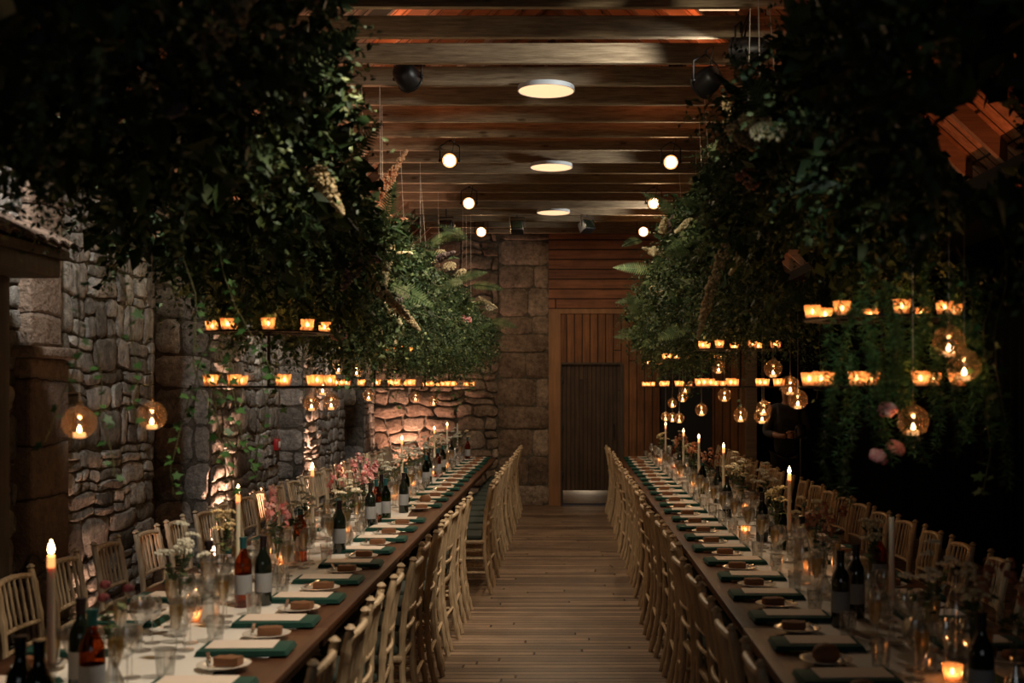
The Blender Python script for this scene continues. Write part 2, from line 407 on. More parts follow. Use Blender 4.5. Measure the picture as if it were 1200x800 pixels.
def tag(o, label=None, cat=None, group=None, kind=None):
    if label: o['label'] = label
    if cat: o['category'] = cat
    if group: o['group'] = group
    if kind: o['kind'] = kind
    return o
def thing(name, loc=(0, 0, 0), label=None, cat=None, group=None, rz=0):
    o = bpy.data.objects.new(name, None); COL.objects.link(o); o.location = loc
    o.rotation_euler = (0, 0, rz); o.empty_display_size = 0.05
    return tag(o, label, cat, group)
def struct(name, mb, m, smooth=False): return tag(mb.build(name, m, smooth=smooth), kind='structure')
CH = {}
def kids(o):
    return [c for c in COL.objects if c.parent == o]
def proto(o):
    """remember a thing's tree once, so copies are quick"""
    CH[o.name] = [(c, kids(c)) for c in kids(o)]
    o['_used'] = 0
    return o
def place(src, loc, rz=0, label=None, cat=None, group=None, rot=None, scale=None):
    first = not src['_used']
    if first:
        src['_used'] = 1; r = src
    else:
        r = src.copy(); COL.objects.link(r)
        for c, gs in CH[src.name]:
            d = c.copy(); COL.objects.link(d); d.parent = r
            for g in gs:
                e = g.copy(); COL.objects.link(e); e.parent = d
    r.location = loc; r.rotation_euler = rot if rot else (0, 0, rz)
    if scale: r.scale = scale
    for k in ('label', 'category', 'group'):
        if k in r: del r[k]
    tag(r, label, cat, group); return r
ONES = ['', 'first', 'second', 'third', 'fourth', 'fifth', 'sixth', 'seventh', 'eighth', 'ninth', 'tenth', 'eleventh', 'twelfth',
        'thirteenth', 'fourteenth', 'fifteenth', 'sixteenth', 'seventeenth', 'eighteenth', 'nineteenth']
def nth(i):
    if i < 20: return ONES[i]
    t, u = divmod(i, 10); nm = {2: 'twent', 3: 'thirt', 4: 'fort', 5: 'fift'}[t]
    return nm + 'ieth' if u == 0 else nm + 'y-' + ONES[u]

def stones(mb, o, u, v, n, W, H, hs, ws, seed, warp=.02, depth=.045, gap=.010, rows=None):
    rs = random.Random(seed); o, u, v, n = map(Vector, (o, u, v, n)); z = 0; ri = 0
    while z < H - .04:
        h = min(rs.uniform(*hs), H - z); x = 0
        if H - z - h < hs[0] * .5: h = H - z
        while x < W - .02:
            w_ = min(rs.uniform(*ws), W - x)
            if W - x - w_ < ws[0] * .5: w_ = W - x
            cells = [(x, z, w_, h)]
            if h > hs[0] * 1.6 and rs.random() < .4 and rows is None:
                k = rs.uniform(.35, .65); cells = [(x, z, w_, h * k), (x, z + h * k, w_, h * (1 - k))]
            for cx_, cz_, cw, ch in cells:
                N = 20; p_ = rs.uniform(4, 9) if rows is None else 14; d = depth * rs.uniform(.5, 1.2); c = (cx_ + cw / 2, cz_ + ch / 2); rings = []
                tl = rs.uniform(-.25, .25), rs.uniform(-.25, .25); ph = rs.uniform(0, 6)
                for sc_, dp in ((1, -.01), (1, d * .35), (.9, d * .85), (.6, d)):
                    ring = []
                    for i in range(N):
                        a = 2 * PI * i / N; ca, sa = math.cos(a), math.sin(a); q = (abs(ca) ** p_ + abs(sa) ** p_) ** (-1 / p_)
                        q *= 1 + (.05 * math.sin(3 * a + ph) + .03 * math.sin(7 * a + ph * 2)) * (1 if rows is None else .2)
                        xx = c[0] + ca * q * (cw / 2 - gap) * sc_; zz = c[1] + sa * q * (ch / 2 - gap) * sc_
                        xw = xx + warp * math.sin(zz * 9 + xx * 4 + seed) + warp * .5 * math.sin(zz * 23 + xx * 3)
                        zw = zz + warp * math.sin(xx * 7 + zz * 3 + seed) + warp * .6 * math.sin(xx * 19 + zz * 5)
                        ring.append(o + u * min(max(xw, 0), W) + v * min(max(zw, 0), H) + n * (dp + d * (tl[0] * ca + tl[1] * sa) * (1 if dp > 0 else 0)))
                    rings += ring
                fs = [(a_ * N + i, a_ * N + (i + 1) % N, (a_ + 1) * N + (i + 1) % N, (a_ + 1) * N + i) for a_ in range(3) for i in range(N)]
                ctr = len(rings); rings.append(o + u * c[0] + v * c[1] + n * d * 1.05)
                fs += [(3 * N + i, 3 * N + (i + 1) % N, ctr) for i in range(N)]
                mb.add(rings, fs)
            x += w_
        z += h; ri += 1
    return mb
# ------------------------------------------------------------------ the room
WL, WR, CX = -2.85, 2.62, -0.155         # left wall, right eaves, middle
ZB, JH, JD = 3.99, 0.14, 0.05             # joists: underside, height, thickness
PLZ = 3.07                                # wall plate
YB = S(18.26); YR = -2.2                  # back wall, rear wall
DR = 4.1                                  # drape behind the right aisle
struct('floor', MB().box(-3.4, DR + .1, YR - .1, YB + .3, -0.1, 0), M['floor'])
# left wall with three deep openings
opens = [(8.5, 9.9), (12.2, 13.4), (15.8, 17.4)]
mb = MB(); y0 = YR
for a, b in opens:
    mb.box(-3.3, WL, y0, S(a), 0, 3.15); y0 = S(b)
mb.box(-3.3, WL, y0, YB, 0, 3.15)
for a, b in opens: mb.box(-3.3, WL, S(a), S(b), 2.85, 3.15)
struct('wall_left', mb, M['mortar'])
mb = MB(); y0 = 2.0; sd_ = 1
for a, b in opens + [(18.26 , 19)]:
    stones(mb, (WL, S(y0), 0), (0, 1, 0), (0, 0, 1), (1, 0, 0), S(a) - S(y0), 3.07, (.07, .27), (.08, .42), sd_, .011, .026, .005); sd_ += 1
    if b < 18: stones(mb, (-3.3, S(b), 0), (1, 0, 0), (0, 0, 1), (0, -1, 0), .45, 2.84, (.2, .34), (.2, .45), sd_, .008, .02); sd_ += 1
    y0 = b
struct('wall_left_stones', mb, M['rubble_block'], True)
struct('wall_left_recess', MB().box(-3.4, -3.3, YR, YB, 0, 3.15), M['quoin'])
# back wall
XS, XP = -0.26, 1.39
struct('wall_back', MB().box(-3.4, XS, YB, YB + .3, 0, 5.9), M['mortar'])
xq = at(584, 0, 18.26).x
struct('wall_back_stones', stones(MB(), (WL, YB, 0), (1, 0, 0), (0, 0, 1), (0, -1, 0), xq - WL, 4.05, (.13, .3), (.16, .5), 31, .02, .05), M['brown_block'], True)
struct('trim_1', stones(MB(), (xq, YB, 0), (1, 0, 0), (0, 0, 1), (0, -1, 0), XS - xq, 4.05, (.26, .42), (.36, .75), 8, .004, .03, .007, rows=1), M['brown_block'], True)
mb = MB(); bz = at(0, 366, 18.26).z; x0, x1 = at(643, 0, 18.26).x, at(773, 0, 18.26).x
struct('wall_back_upper_boards', MB().box(x0, DR + .1, YB - .03, YB + .3, bz, 5.9), M['hboard'])
dx0, dx1, dzt = at(657, 0, 18.26).x, at(729, 0, 18.26).x, at(0, 427, 18.26).z
mb = MB().box(x0, dx0, YB - .02, YB + .3, 0, bz).box(dx1, x1, YB - .02, YB + .3, 0, bz).box(dx0, dx1, YB - .02, YB + .3, dzt, bz)
mb.box(at(835, 0, 18.26).x, at(874, 0, 18.26).x, YB - .02, YB + .3, 0, bz)
struct('wall_back_boards', mb, M['vboard'])
struct('trim_2', MB().box(x0, dx0 - .005, YB - .05, YB - .02, 0, bz).box(x0, x1, YB - .045, YB - .02, bz - .02, bz + .05), M['pine'])
struct('trim_3', MB().box(dx0 - .0, dx0 + .02, YB - .045, YB, 0, dzt).box(dx1 - .02, dx1 + .02, YB - .045, YB, 0, dzt)
       .box(dx0, dx1, YB - .045, YB, dzt - .0, dzt + .03), M['oldwood'])
d = thing('door_1', (0, 0, 0)); d['kind'] = 'structure'
MB().box(dx0 + .02, dx1 - .02, YB + .0, YB + .05, 0.02, dzt).build('door_leaf', M['doorboard'], d, smooth=False)
MB().bevelbox(dx0 + .03, dx1 - .03, YB - .006, YB + .0, 0.03, 0.22, .002).build('kick_plate', M['kick'], d)
for z in (0.45, 1.15, 1.85):
    MB().bevelbox(dx0 + .005, dx0 + .045, YB - .02, YB + .0, z - .05, z + .05, .004).build('hinge', M['black'], d)
MB().path([(dx1 - .12, YB, 1.0), (dx1 - .12, YB - .05, 1.0), (dx1 - .12, YB - .05, 1.2), (dx1 - .12, YB, 1.2)], .009).build('door_handle', M['black'], d)
struct('dark_opening', MB().box(x1, at(835, 0, 18.26).x, YB + .02, YB + .3, 0, bz), M['blackcloth'])  # black panel stands in for the shade of an open doorway
struct('wall_back_right', MB().box(at(874, 0, 18.26).x, DR + .1, YB - .0, YB + .3, 0, bz), M['curtain'])
# right side: black drape in folds behind the aisle
vs = []; fs = []; n = 900
for i in range(n):
    y = YR + (YB - YR) * i / (n - 1); xx = DR - 0.06 * (0.5 + 0.5 * math.sin(y * 29 + math.sin(y * 3.1) * 2)) - .03
    vs += [(xx, y, 0.02), (xx, y, 3.0)]
    if i: fs.append((2 * i - 2, 2 * i, 2 * i + 1, 2 * i - 1))
tag(MB().add(vs, fs).build('black_drape', M['curtain']), 'full height black drape hanging in folds along the right aisle', 'drape')
struct('wall_right', MB().box(DR, DR + .1, YR, YB, 0, 3.25), M['curtain'])
struct('ceiling_aisle', MB().box(WR, DR + .1, YR, YB, PLZ + .12, PLZ + .22), M['blackcloth'])
# unseen rear wall; its window is added to let the fill light in
wx0, wx1, wz0, wz1 = -2.0, 1.6, 1.3, 3.2
struct('wall_rear', MB().box(-3.4, wx0, YR - .2, YR, 0, 5.9).box(wx1, DR + .1, YR - .2, YR, 0, 5.9).box(wx0, wx1, YR - .2, YR, 0, wz0)
       .box(wx0, wx1, YR - .2, YR, wz1, 5.9), M['backstone'])
wn = MB()
for x in np.linspace(wx0, wx1, 5): wn.box(x - .03, x + .03, YR - .15, YR - .09, wz0, wz1)
for z in (wz0, wz1 - .05): wn.box(wx0, wx1, YR - .15, YR - .09, z, z + .05)
wo = struct('fill_window', wn, M['oldwood'])
MB().box(wx0, wx1, YR - .13, YR - .125, wz0, wz1).build('pane', M['clear'], wo)
# roof: two slopes meeting above the joists
HW = 1.775; SLP = (ZB - PLZ) / (WR - (CX + HW))
RZ = ZB + HW * SLP
def roofx(x):                                # underside of sarking
    return RZ - abs(x - CX) * SLP + 0.13
for nm, sgn in (('ceiling_left_slope', -1), ('ceiling_right_slope', 1)):
    xo = CX + sgn * (WR - CX + .25); zz = roofx(xo)
    vs = [(CX, YR, roofx(CX)), (xo, YR, zz), (xo, YB + .3, zz), (CX, YB + .3, roofx(CX))]
    vs += [(a, b, c + .06) for a, b, c in vs]
    struct(nm, MB().add(vs, [(0, 1, 2, 3), (7, 6, 5, 4), (0, 4, 5, 1), (1, 5, 6, 2), (2, 6, 7, 3), (3, 7, 4, 0)]), M['sarking'])
js = [2.25 + 0.0] ; jn = 0
for k in range(-8, 18):
    yy = S(7.30 + k * 0.632)
    mb = MB().bevelbox(CX - HW - .05, CX + HW + .05, yy, yy + JD, ZB, ZB + JH, .004, 1)
    tag(mb.build('ceiling_joist', M['joist']), kind='structure')
    for sgn in (-1, 1):
        xo = CX + sgn * (WR - CX); st = len(mb.v)
        p0 = Vector((CX, yy + JD, RZ + .0)); p1 = Vector((xo, yy + JD, PLZ))
        vs = []
        for p in (p0, p1):
            for dy in (0, .05):
                for dz in (0, .13): vs.append((p.x, p.y + dy, p.z + dz))
        rb = MB().add(vs, [(0, 1, 3, 2), (4, 6, 7, 5), (0, 4, 5, 1), (2, 3, 7, 6), (0, 2, 6, 4), (1, 5, 7, 3)])
        tag(rb.build('ceiling_rafter', M['rafter'], smooth=False), kind='structure')
struct('trim_4', MB().box(WR - .05, WR + .1, YR, YB, PLZ - .1, PLZ), M['curtain'])
struct('trim_5', MB().box(WL - .2, WL + .06, YR, YB, PLZ - .0, PLZ + .12), M['rafter'])
for k, yy in enumerate((1.5, YB - .2)):
    tag(MB().bevelbox(WR + .0, WR + .16, yy, yy + .16, 0, PLZ - .14, .008, 1).build('trim_%d' % (6 + k), M['rafter']), kind='structure')

# near left: timber framed doorway under a small tiled canopy, dressed pilaster beside it
dd = thing('tiled_canopy', (WL, S(4.5), 0), 'small tiled canopy on a dark timber frame against the near left stone wall', 'canopy')
c0 = Vector((WL, S(4.5), 0))
def loc(mb): return mb.xf(Matrix.Translation(-c0))
loc(MB().bevelbox(WL, WL + .42, S(3.0), S(5.95), 2.27, 2.36, .01)).build('lintel_beam', M['oldwood'], dd)
tb = MB()
n = 24
for i in range(n):
    y = S(3.0) + (S(6.0) - S(3.0)) * (i + .5) / n
    for j in range(3):
        pts = [(WL + .02 + .15 * j + .17 * t, y, 2.62 - .075 * j - .085 * t + .012 * j) for t in (0, 1)]
        vs = []; sg = 6
        for p in pts:
            for q in range(sg + 1):
                a = PI * q / sg; vs.append((p[0], p[1] + .062 * math.cos(a), p[2] + .028 * math.sin(a)))
            for q in range(sg + 1):
                a = PI * q / sg; vs.append((p[0], p[1] + .055 * math.cos(a), p[2] - .012 + .028 * math.sin(a)))
        m2 = 2 * (sg + 1); fs = []
        for q in range(sg):
            fs.append((q, q + 1, m2 + q + 1, m2 + q)); fs.append((sg + 1 + q, m2 + sg + 1 + q, m2 + sg + 2 + q, sg + 2 + q))
            fs.append((m2 + q, m2 + q + 1, m2 + sg + 2 + q, m2 + sg + 1 + q))
        tb.add(vs, fs)
loc(tb).build('roof_tiles', M['quoin'], dd)
vs = [(WL, S(3.0), 2.36), (WL + .44, S(3.0), 2.36), (WL + .44, S(3.0), 2.40), (WL, S(3.0), 2.6)]
vs += [(a, S(6.0), c) for a, b, c in vs]
loc(MB().add(vs, [(0, 3, 2, 1), (4, 5, 6, 7), (0, 1, 5, 4), (1, 2, 6, 5), (2, 3, 7, 6), (3, 0, 4, 7)])).build('canopy_deck', M['oldwood'], dd, smooth=False)
for y in (S(3.2), S(5.72)):
    loc(MB().bevelbox(WL + .1, WL + .22, y, y + .12, 0, 2.27, .006)).build('post', M['oldwood'], dd)
loc(MB().box(WL, WL + .1, S(3.3), S(5.7), 1.35, 1.45).box(WL, WL + .1, S(3.3), S(5.7), .5, .6)).build('rail', M['oldwood'], dd, smooth=False)
struct('trim_10', MB().bevelbox(WL - .02, WL + .1, S(6.35), S(6.85), 0, 1.9, .02).bevelbox(WL - .02, WL + .14, S(6.3), S(6.9), 1.9, 1.96, .015)
       .bevelbox(WL - .02, WL + .08, S(6.4), S(6.8), 1.96, 3.05, .02), M['quoin'])
struct('baseboard_left', MB().box(WL, WL + .03, YR, S(8.5), 0, .12), M['oldwood'])

# ------------------------------------------------------------------ ceiling lamps and spotlights
DY = [(640, 107, 9.25), (646, 196.5, 12.45), (648.5, 249.5, 15.8)]
for i, (px, py, yu) in enumerate(DY):
    p = at(px, py, yu); rr = 0.212
    t = thing('ceiling_lamp', p, 'round drum ceiling lamp under the joists, ' + ['nearest of the three in the row', 'middle of the three in the row', 'farthest of the three in the row'][i], 'ceiling lamp')
    MB().lathe([(rr, 0.0), (rr, .035), (0, .035)], n=48).build('drum', M['whitemetal'], t)
    MB().lathe([(rr + .003, .0), (rr + .003, .01), (rr - .006, .01), (rr - .006, 0), (rr + .003, 0)], n=48).build('rim', M['whitemetal'], t)
    MB().lathe([(0, .002), (rr - .007, .002), (rr - .007, .006), (0, .006)], n=48).build('diffuser', M['lampface'], t)
    MB().path([(0, 0, .03), (0, 0, .2)], .012).build('stem', M['whitemetal'], t)
    lamp('lamp_light', 'AREA', p - Vector((0, 0, .02)), E_DISC, (1.0, 0.76, 0.5), aim=p - Vector((0, 0, 2)), size=.38)
def parcan(name, p, aim, lit, label, energy=0, col=(1.0, .62, .32), spot=70, r=0.075, up=True, ln=.2):
    t = thing(name, p, label, 'spotlight')
    d = (Vector(aim) - Vector(p)).normalized(); q = d.to_track_quat('Z', 'Y').to_matrix().to_4x4()
    b = MB().lathe([(0, -ln), (r * .6, -ln), (r * .85, -ln * .85), (r, -ln * .3), (r, 0.03), (r * 1.08, .035), (r * 1.08, .05), (r * .93, .05), (r * .9, 0.0)], n=20)
    b.xf(q).build('housing', M['black'], t)
    MB().lathe([(0, .03), (r * .45, .028), (r * .9, .02), (r * .9, .012), (0, .012)], n=20).xf(q).build('lens', M['parface'] if lit else M['darkglass'], t)
    s = 1 if up else -1
    side = d.cross(Vector((0, 0, 1))).normalized() * (r * 1.25)
    MB().path([side, side + Vector((0, 0, s * .13)), Vector((0, 0, s * .19)), -side + Vector((0, 0, s * .13)), -side], .006, 6).build('yoke', M['black'], t)
    for sg in (-1, 1):
        MB().ball(side * sg, .016, 1).build('clamp_knob', M['black'], t)
    if up:
        MB().path([(0, 0, .19), (0, 0, ZB - p[2] + .02)], .008, 6).build('hook_stem', M['black'], t)
        cb = [(0, 0, ZB - p[2] + .02), (.05, -.02, .24), (.03, .02, .12), (0, 0, 0)]
        MB().path(cb, .004, 5).build('cable', M['black'], t)
    if lit: MB().lathe([(r * .72, .031), (r * .93, .034), (r * .93, .03), (r * .72, .027)], n=24).xf(q).build('halo_ring', M['paintedglow'], t)  # self-glowing ring stands for the warm halo around the lens
    if energy:
        lamp('spot_beam', 'SPOT', Vector(p) + d * .06, energy, col, aim=aim, size=r * .8, spot=spot, blend=.7)
    return t
par = [(527, 188, 11.45, 'glowing round spotlight over the left table, nearest of three'), (549.5, 238, 14.1, 'glowing round spotlight over the left table, middle of three'),
       (564, 271.5, 16.8, 'glowing round spotlight over the left table, closest to the back wall'), (786, 190, 11.5, 'glowing round spotlight beside the right foliage, nearest of three'),
       (766, 238, 14.1, 'glowing round spotlight beside the right foliage, middle of three'), (754, 271.5, 16.8, 'brightest starry spotlight in front of the boarded back wall')]
for i, (px, py, yu, lb) in enumerate(par):
    p = at(px, py, yu)
    aim = (-1.9 if px < 600 else 1.3, p.y - 7, 0.6)
    parcan('stage_spotlight', p, (p.x * .55, p.y - 8, 2.2) if i < 5 else (0.2, 0, 1.9), True, lb, E_PAR * (2.0 if i == 5 else 1 if i > 2 else .4), spot=95, r=.072)
for px, py, yu, aim, lb in [(478, 91, 8.75, (.9, S(14), 1.5), 'black spotlight hanging above the left foliage'),
                            (827, 97, 8.3, (-1.3, S(11.5), 2.4), 'black spotlight hanging at the edge of the right foliage')]:
    p = at(px, py, yu)
    parcan('stage_spotlight', p, aim, False, lb, 20 if px < 600 else 230, (1.0, .88, .68), 58, r=.088, ln=.11)
for px, py, yu, rz, lb in [(606, 264, 16.1, 0, 'black square floodlight under the far joists, left of centre'), (688, 263, 16.1, .6, 'black square floodlight under the far joists, tilted to the right'),
                           (523, 264, 15.6, -.3, 'black floodlight half hidden above the far end of left foliage'), (797, 266, 16.1, .8, 'black floodlight by the far right foliage')]:
    p = at(px, py, yu)
    t = thing('floodlight', p, lb, 'floodlight', rz=rz)
    b = MB().bevelbox(-.085, .085, -.05, .09, -.09, .05, .012).xf(Matrix.Rotation(R(-25), 4, 'X')).build('housing', M['black'], t)
    MB().bevelbox(-.07, .07, -.058, -.048, -.075, .035, .004).xf(Matrix.Rotation(R(-25), 4, 'X')).build('glass_front', M['darkglass'], t)
    MB().path([(-.095, 0, -.02), (-.095, 0, .1), (.095, 0, .1), (.095, 0, -.02)], .008, 6).build('bracket', M['iron'], t)
    MB().path([(0, 0, .1), (0, 0, ZB - p.z)], .01, 6).build('stem', M['black'], t)
CW = (1.0, .83, .62)  # spotlights below are added to light tables, foliage, walls and joists
for p, aim, e, sp, lb, col in [((.75, S(4.6), 3.8), (-1.2, S(7.9), 2.62), 150, 40, 'added black spotlight above the aisle, aimed at the middle of the left foliage', (1, .85, .6)),
                      ((-.1, S(5.2), 3.88), (1.1, S(9.0), 2.95), 110, 50, 'added black spotlight above the aisle, aimed at the far right foliage', (1, .85, .6)),
                      ((-.75, S(3.0), 3.6), (1.3, S(4.6), 1.82), 60, 21, 'added black spotlight near the camera end, aimed at the right trailing ferns', (.95, 1, .9)),
                      ((.15, S(4.1), 3.85), (-1.45, S(4.9), .76), 280, 48, 'added black spotlight overhead in the aisle, aimed at the near left table', CW),
                      ((.15, S(6.3), 3.85), (-1.45, S(8.6), .76), 320, 44, 'added black spotlight overhead in the aisle, aimed at the middle left table', CW),
                      ((-.4, S(5.6), 3.85), (1.2, S(7.2), .76), 22, 50, 'added black spotlight overhead in the aisle, aimed at the right table', (1, .75, .5)),
                      ((-2.3, S(5.3), 3.45), (-2.85, S(6.9), 1.9), 130, 80, 'added black spotlight by the left eaves, aimed down the near stone wall', (1, .96, .92)),
                      ((-2.35, S(10.6), 3.3), (-2.85, S(12.0), 1.7), 90, 80, 'added black spotlight by the left eaves above the middle stone pier', (1, .96, .92)),
                      ((-2.35, S(13.9), 3.3), (-2.85, S(15.2), 1.7), 90, 80, 'added black spotlight by the left eaves above the far stone pier', (1, .96, .92)),
                      (tuple(at(822, 222, 11.8)), (-1.5, S(12.5), 4.04), 60, 70, 'added black spotlight tucked into the edge of the right foliage', (1, .95, .85)),
                      (tuple(at(806, 262, 15.2)), (-1.2, S(16.2), 4.02), 60, 80, 'added black spotlight behind the far end of the right foliage', (1, .95, .85)),
                      (tuple(at(868, 60, 7.9)), (-1.5, S(9.3), 4.06), 90, 60, 'added black spotlight above the right foliage, aimed along the joists', (1, .95, .85)),
                      ((-1.28, S(7.35), 2.86), (-1.1, S(7.8), 3.9), 12, 130, 'added small spotlight clipped inside the left garland, pointing up', (1, .68, .45))]:
    parcan('stage_spotlight', p, aim, False, lb, e, col, sp, r=.06 if e < 50 else .085, up=p[2] > 3.2)
# warm uplights along the walls
ups = [((WL + .09, S(9.97), .16), (WL - .02, S(10.03), 2.2), 'small black floor uplight by the near stone pier', 1), ((WL + .09, S(13.47), .16), (WL - .02, S(13.55), 2.2), 'small black floor uplight by the middle stone pier', 1),
       ((WL + .45, S(17.75), .16), (WL + .55, S(18.26), 1.6), 'small black floor uplight washing the back wall corner', .42),
       ((WL + .12, S(7.2), .16), (WL, S(7.6), 2.4), 'small black floor uplight beside the dressed stone pilaster', .05)]
for p, aim, lb, e in ups:
    t = thing('floor_uplight', p, lb, 'uplight')
    d = (Vector(aim) - Vector(p)).normalized(); q = d.to_track_quat('Z', 'Y').to_matrix().to_4x4()
    MB().lathe([(0, -.1), (.045, -.09), (.05, 0), (.055, .0), (.055, .03), (.045, .03), (.045, .01)], n=16).xf(q).build('housing', M['black'], t)
    MB().lathe([(0, .012), (.044, .012)], n=16).xf(q).build('lens', M['parface'], t)
    MB().path([(-.06, 0, 0), (-.06, 0, -.16), (.06, 0, -.16), (.06, 0, 0)], .008, 6).build('stand', M['black'], t)
    lamp('uplight_beam', 'SPOT', Vector(p) + d * .05, E_UP * e, (1.0, .55, .38), aim=aim, size=.03, spot=75, blend=.8)
# orange washes up into the roof, standing on the joists and on the aisle floor
for p, aim, lb, e, sp in [((-1.15, S(9.5), ZB + JH + .1), (-1.0, S(11), 5.6), 'small spotlight on top of the joists above left foliage', 1, 130),
                      ((.85, S(9.5), ZB + JH + .1), (.7, S(11), 5.6), 'small spotlight on top of the joists above right foliage', 1, 130),
                      ((2.5, S(6.5), 1.3), (2.3, S(7.5), 3.5), 'small spotlight on a stand in the near right aisle, pointing at the sloping roof', 3.2, 80),
                      ((2.5, S(13.2), 1.3), (2.4, S(14.4), 3.4), 'small spotlight on a stand in the far right aisle, pointing at the sloping roof', 1.4, 80)]:
    t = thing('roof_uplight', p, lb, 'uplight')
    d = (Vector(aim) - Vector(p)).normalized(); q = d.to_track_quat('Z', 'Y').to_matrix().to_4x4()
    MB().lathe([(0, -.1), (.045, -.09), (.05, 0), (.055, .0), (.055, .03), (.045, .03), (.045, .01)], n=16).xf(q).build('housing', M['black'], t)
    MB().path([(-.06, 0, 0), (-.06, 0, -.1), (.06, 0, -.1), (.06, 0, 0)], .008, 6).build('bracket', M['black'], t)
    if p[2] < 2:
        MB().path([(0, 0, -.1), (0, 0, -p[2] + .12)], .012, 6).build('pole', M['black'], t)
        for a in range(3): MB().path([(0, 0, -p[2] + .35), (.17 * math.cos(a * 2.09 + .4), .17 * math.sin(a * 2.09 + .4), -p[2] + .008)], .008, 6).build('leg', M['black'], t)
    lamp('roof_beam', 'SPOT', Vector(p) + d * .04, E_ROOF * e, (1.0, .26, .09), aim=aim, size=.04, spot=sp, blend=.9)

for px, py, yu, L, q in [(843, 10.5, 7.75, .27, 'nearest pair of right joists'), (880, 44, 8.4, .3, 'second pair of right joists')]:
    p = at(px, py, yu)  # lit white boards put in as glowing strips on rods
    t = thing('glow_strip', p, 'short glowing strip drawn for lit white boards above the ' + q, 'lit boards')
    MB().bevelbox(-L / 2, L / 2, -.03, .03, .0, .03, .006).build('housing', M['whitemetal'], t)
    MB().bevelbox(-L / 2 + .01, L / 2 - .01, -.02, .02, -.006, .0, .002).build('tube', M['lampface'], t)
    for x in (-L / 3, L / 3): MB().path([(x, 0, .03), (x, 0, roofx(p.x + x) - p.z)], .004, 5).build('suspension_rod', M['iron'], t)
# small fittings on the walls
p = at(352, 358, 13.3)
t = thing('exit_sign', (WL, p.y, p.z), 'small green and white sign fixed high on left stone pier', 'sign')
MB().bevelbox(0, .3, -.02, .02, -.09, .09, .006).build('sign_body', M['white'], t)
MB().bevelbox(.03, .27, -.026, -.018, -.06, .07, .003).build('sign_face', M['exitgreen'], t)
p = at(328, 520, 12.15)
t = thing('fire_call_point', (WL, p.y - .12, p.z), 'small red call point box on the left stone pier', 'call point')
MB().bevelbox(0, .06, -.05, .05, -.055, .055, .006).build('box', M['red'], t)
MB().bevelbox(.058, .066, -.03, .03, -.03, .03, .003).build('front_plate', M['white'], t)
p = at(402, 378, 15.2)
t = thing('wall_speaker', (WL, p.y, p.z), 'small dark wall speaker high on the left stone wall', 'speaker')
MB().bevelbox(.03, .28, -.1, .1, -.07, .07, .01).build('cabinet', M['black'], t)
MB().path([(0, 0, 0), (.05, 0, 0)], .02).build('bracket', M['iron'], t)

# ------------------------------------------------------------------ tables
LX0, LX1 = -2.06, -0.985       # left table: wall edge, aisle edge
RX0, RX1 = 0.73, 1.80          # right table: aisle edge, far edge
TZ = 0.755
YT0, YT1 = S(2.7), S(17.2); NT = 6
SIDES = [('left', LX0, LX1), ('right', RX0, RX1)]
WH = ['nearest the camera', 'second from the camera', 'third from the camera', 'third from the back wall', 'second from the back wall', 'nearest the back wall']
tw = LX1 - LX0; tl = (YT1 - YT0) / NT
def table():
    t = thing('banquet_table')
    mb = MB(); nb = 5
    for i in range(nb):
        a = -tw / 2 + tw * i / nb; mb.bevelbox(a + .0008, a + tw / nb - .0008, -tl / 2 + .002, tl / 2 - .002, -.028, 0, .003)
    mb.build('tabletop', M['table'], t)
    MB().box(-tw / 2 + .03, tw / 2 - .03, -tl / 2 + .04, -tl / 2 + .08, -.09, -.028).box(-tw / 2 + .03, tw / 2 - .03, tl / 2 - .08, tl / 2 - .04, -.09, -.028)\
        .box(-tw / 2 + .03, -tw / 2 + .055, -tl / 2 + .08, tl / 2 - .08, -.08, -.028).box(tw / 2 - .055, tw / 2 - .03, -tl / 2 + .08, tl / 2 - .08, -.08, -.028).build('apron', M['table'], t, smooth=False)
    for sx in (-1, 1):
        for sy in (-1, 1):
            x = sx * .16; y = sy * (tl / 2 - .16)
            MB().path([(x, y, -.03), (x, y, -TZ)], .017, 8).build('leg', M['iron'], t)
    for sy in (-1, 1):
        y = sy * (tl / 2 - .16)
        MB().path([(-.16, y, -TZ + .2), (.16, y, -TZ + .2)], .012, 6).build('stretcher', M['iron'], t)
    return proto(t)
T = table()
for nm, xa, xb in SIDES:
    for i in range(NT):
        place(T, ((xa + xb) / 2, YT0 + tl * (i + .5), TZ), label='long dark wooden table of the %s row, %s' % (nm, WH[i]), cat='table', group='tables of the %s row' % nm)
CLX, CRX = (LX0 + LX1) / 2, (RX0 + RX1) / 2
for nm, cx in (('left', CLX), ('right', CRX)):
    nY = 260; nX = 10; vs = []; fs = []
    for i in range(nY + 1):
        y = YT0 + .02 + (YT1 - YT0 - .04) * i / nY; sway = .015 * math.sin(y * 1.7) + .008 * math.sin(y * 5.1)
        for j in range(nX + 1):
            u = j / nX; x = cx - .29 + .58 * u + sway
            vs.append((x, y, TZ + .004 + .0025 * (1 + math.sin(y * 13 + u * 5) * math.sin(u * 9 + y * 3))))
    for i in range(nY):
        for j in range(nX):
            a = i * (nX + 1) + j; fs.append((a, a + 1, a + nX + 2, a + nX + 1))
    st = len(vs)
    tag(MB().add(vs, fs).build('table_runner', M['linen']), 'long white cloth runner down the middle of the %s table row' % nm, 'table runner')
TT = TZ + 0.009   # top of the cloth

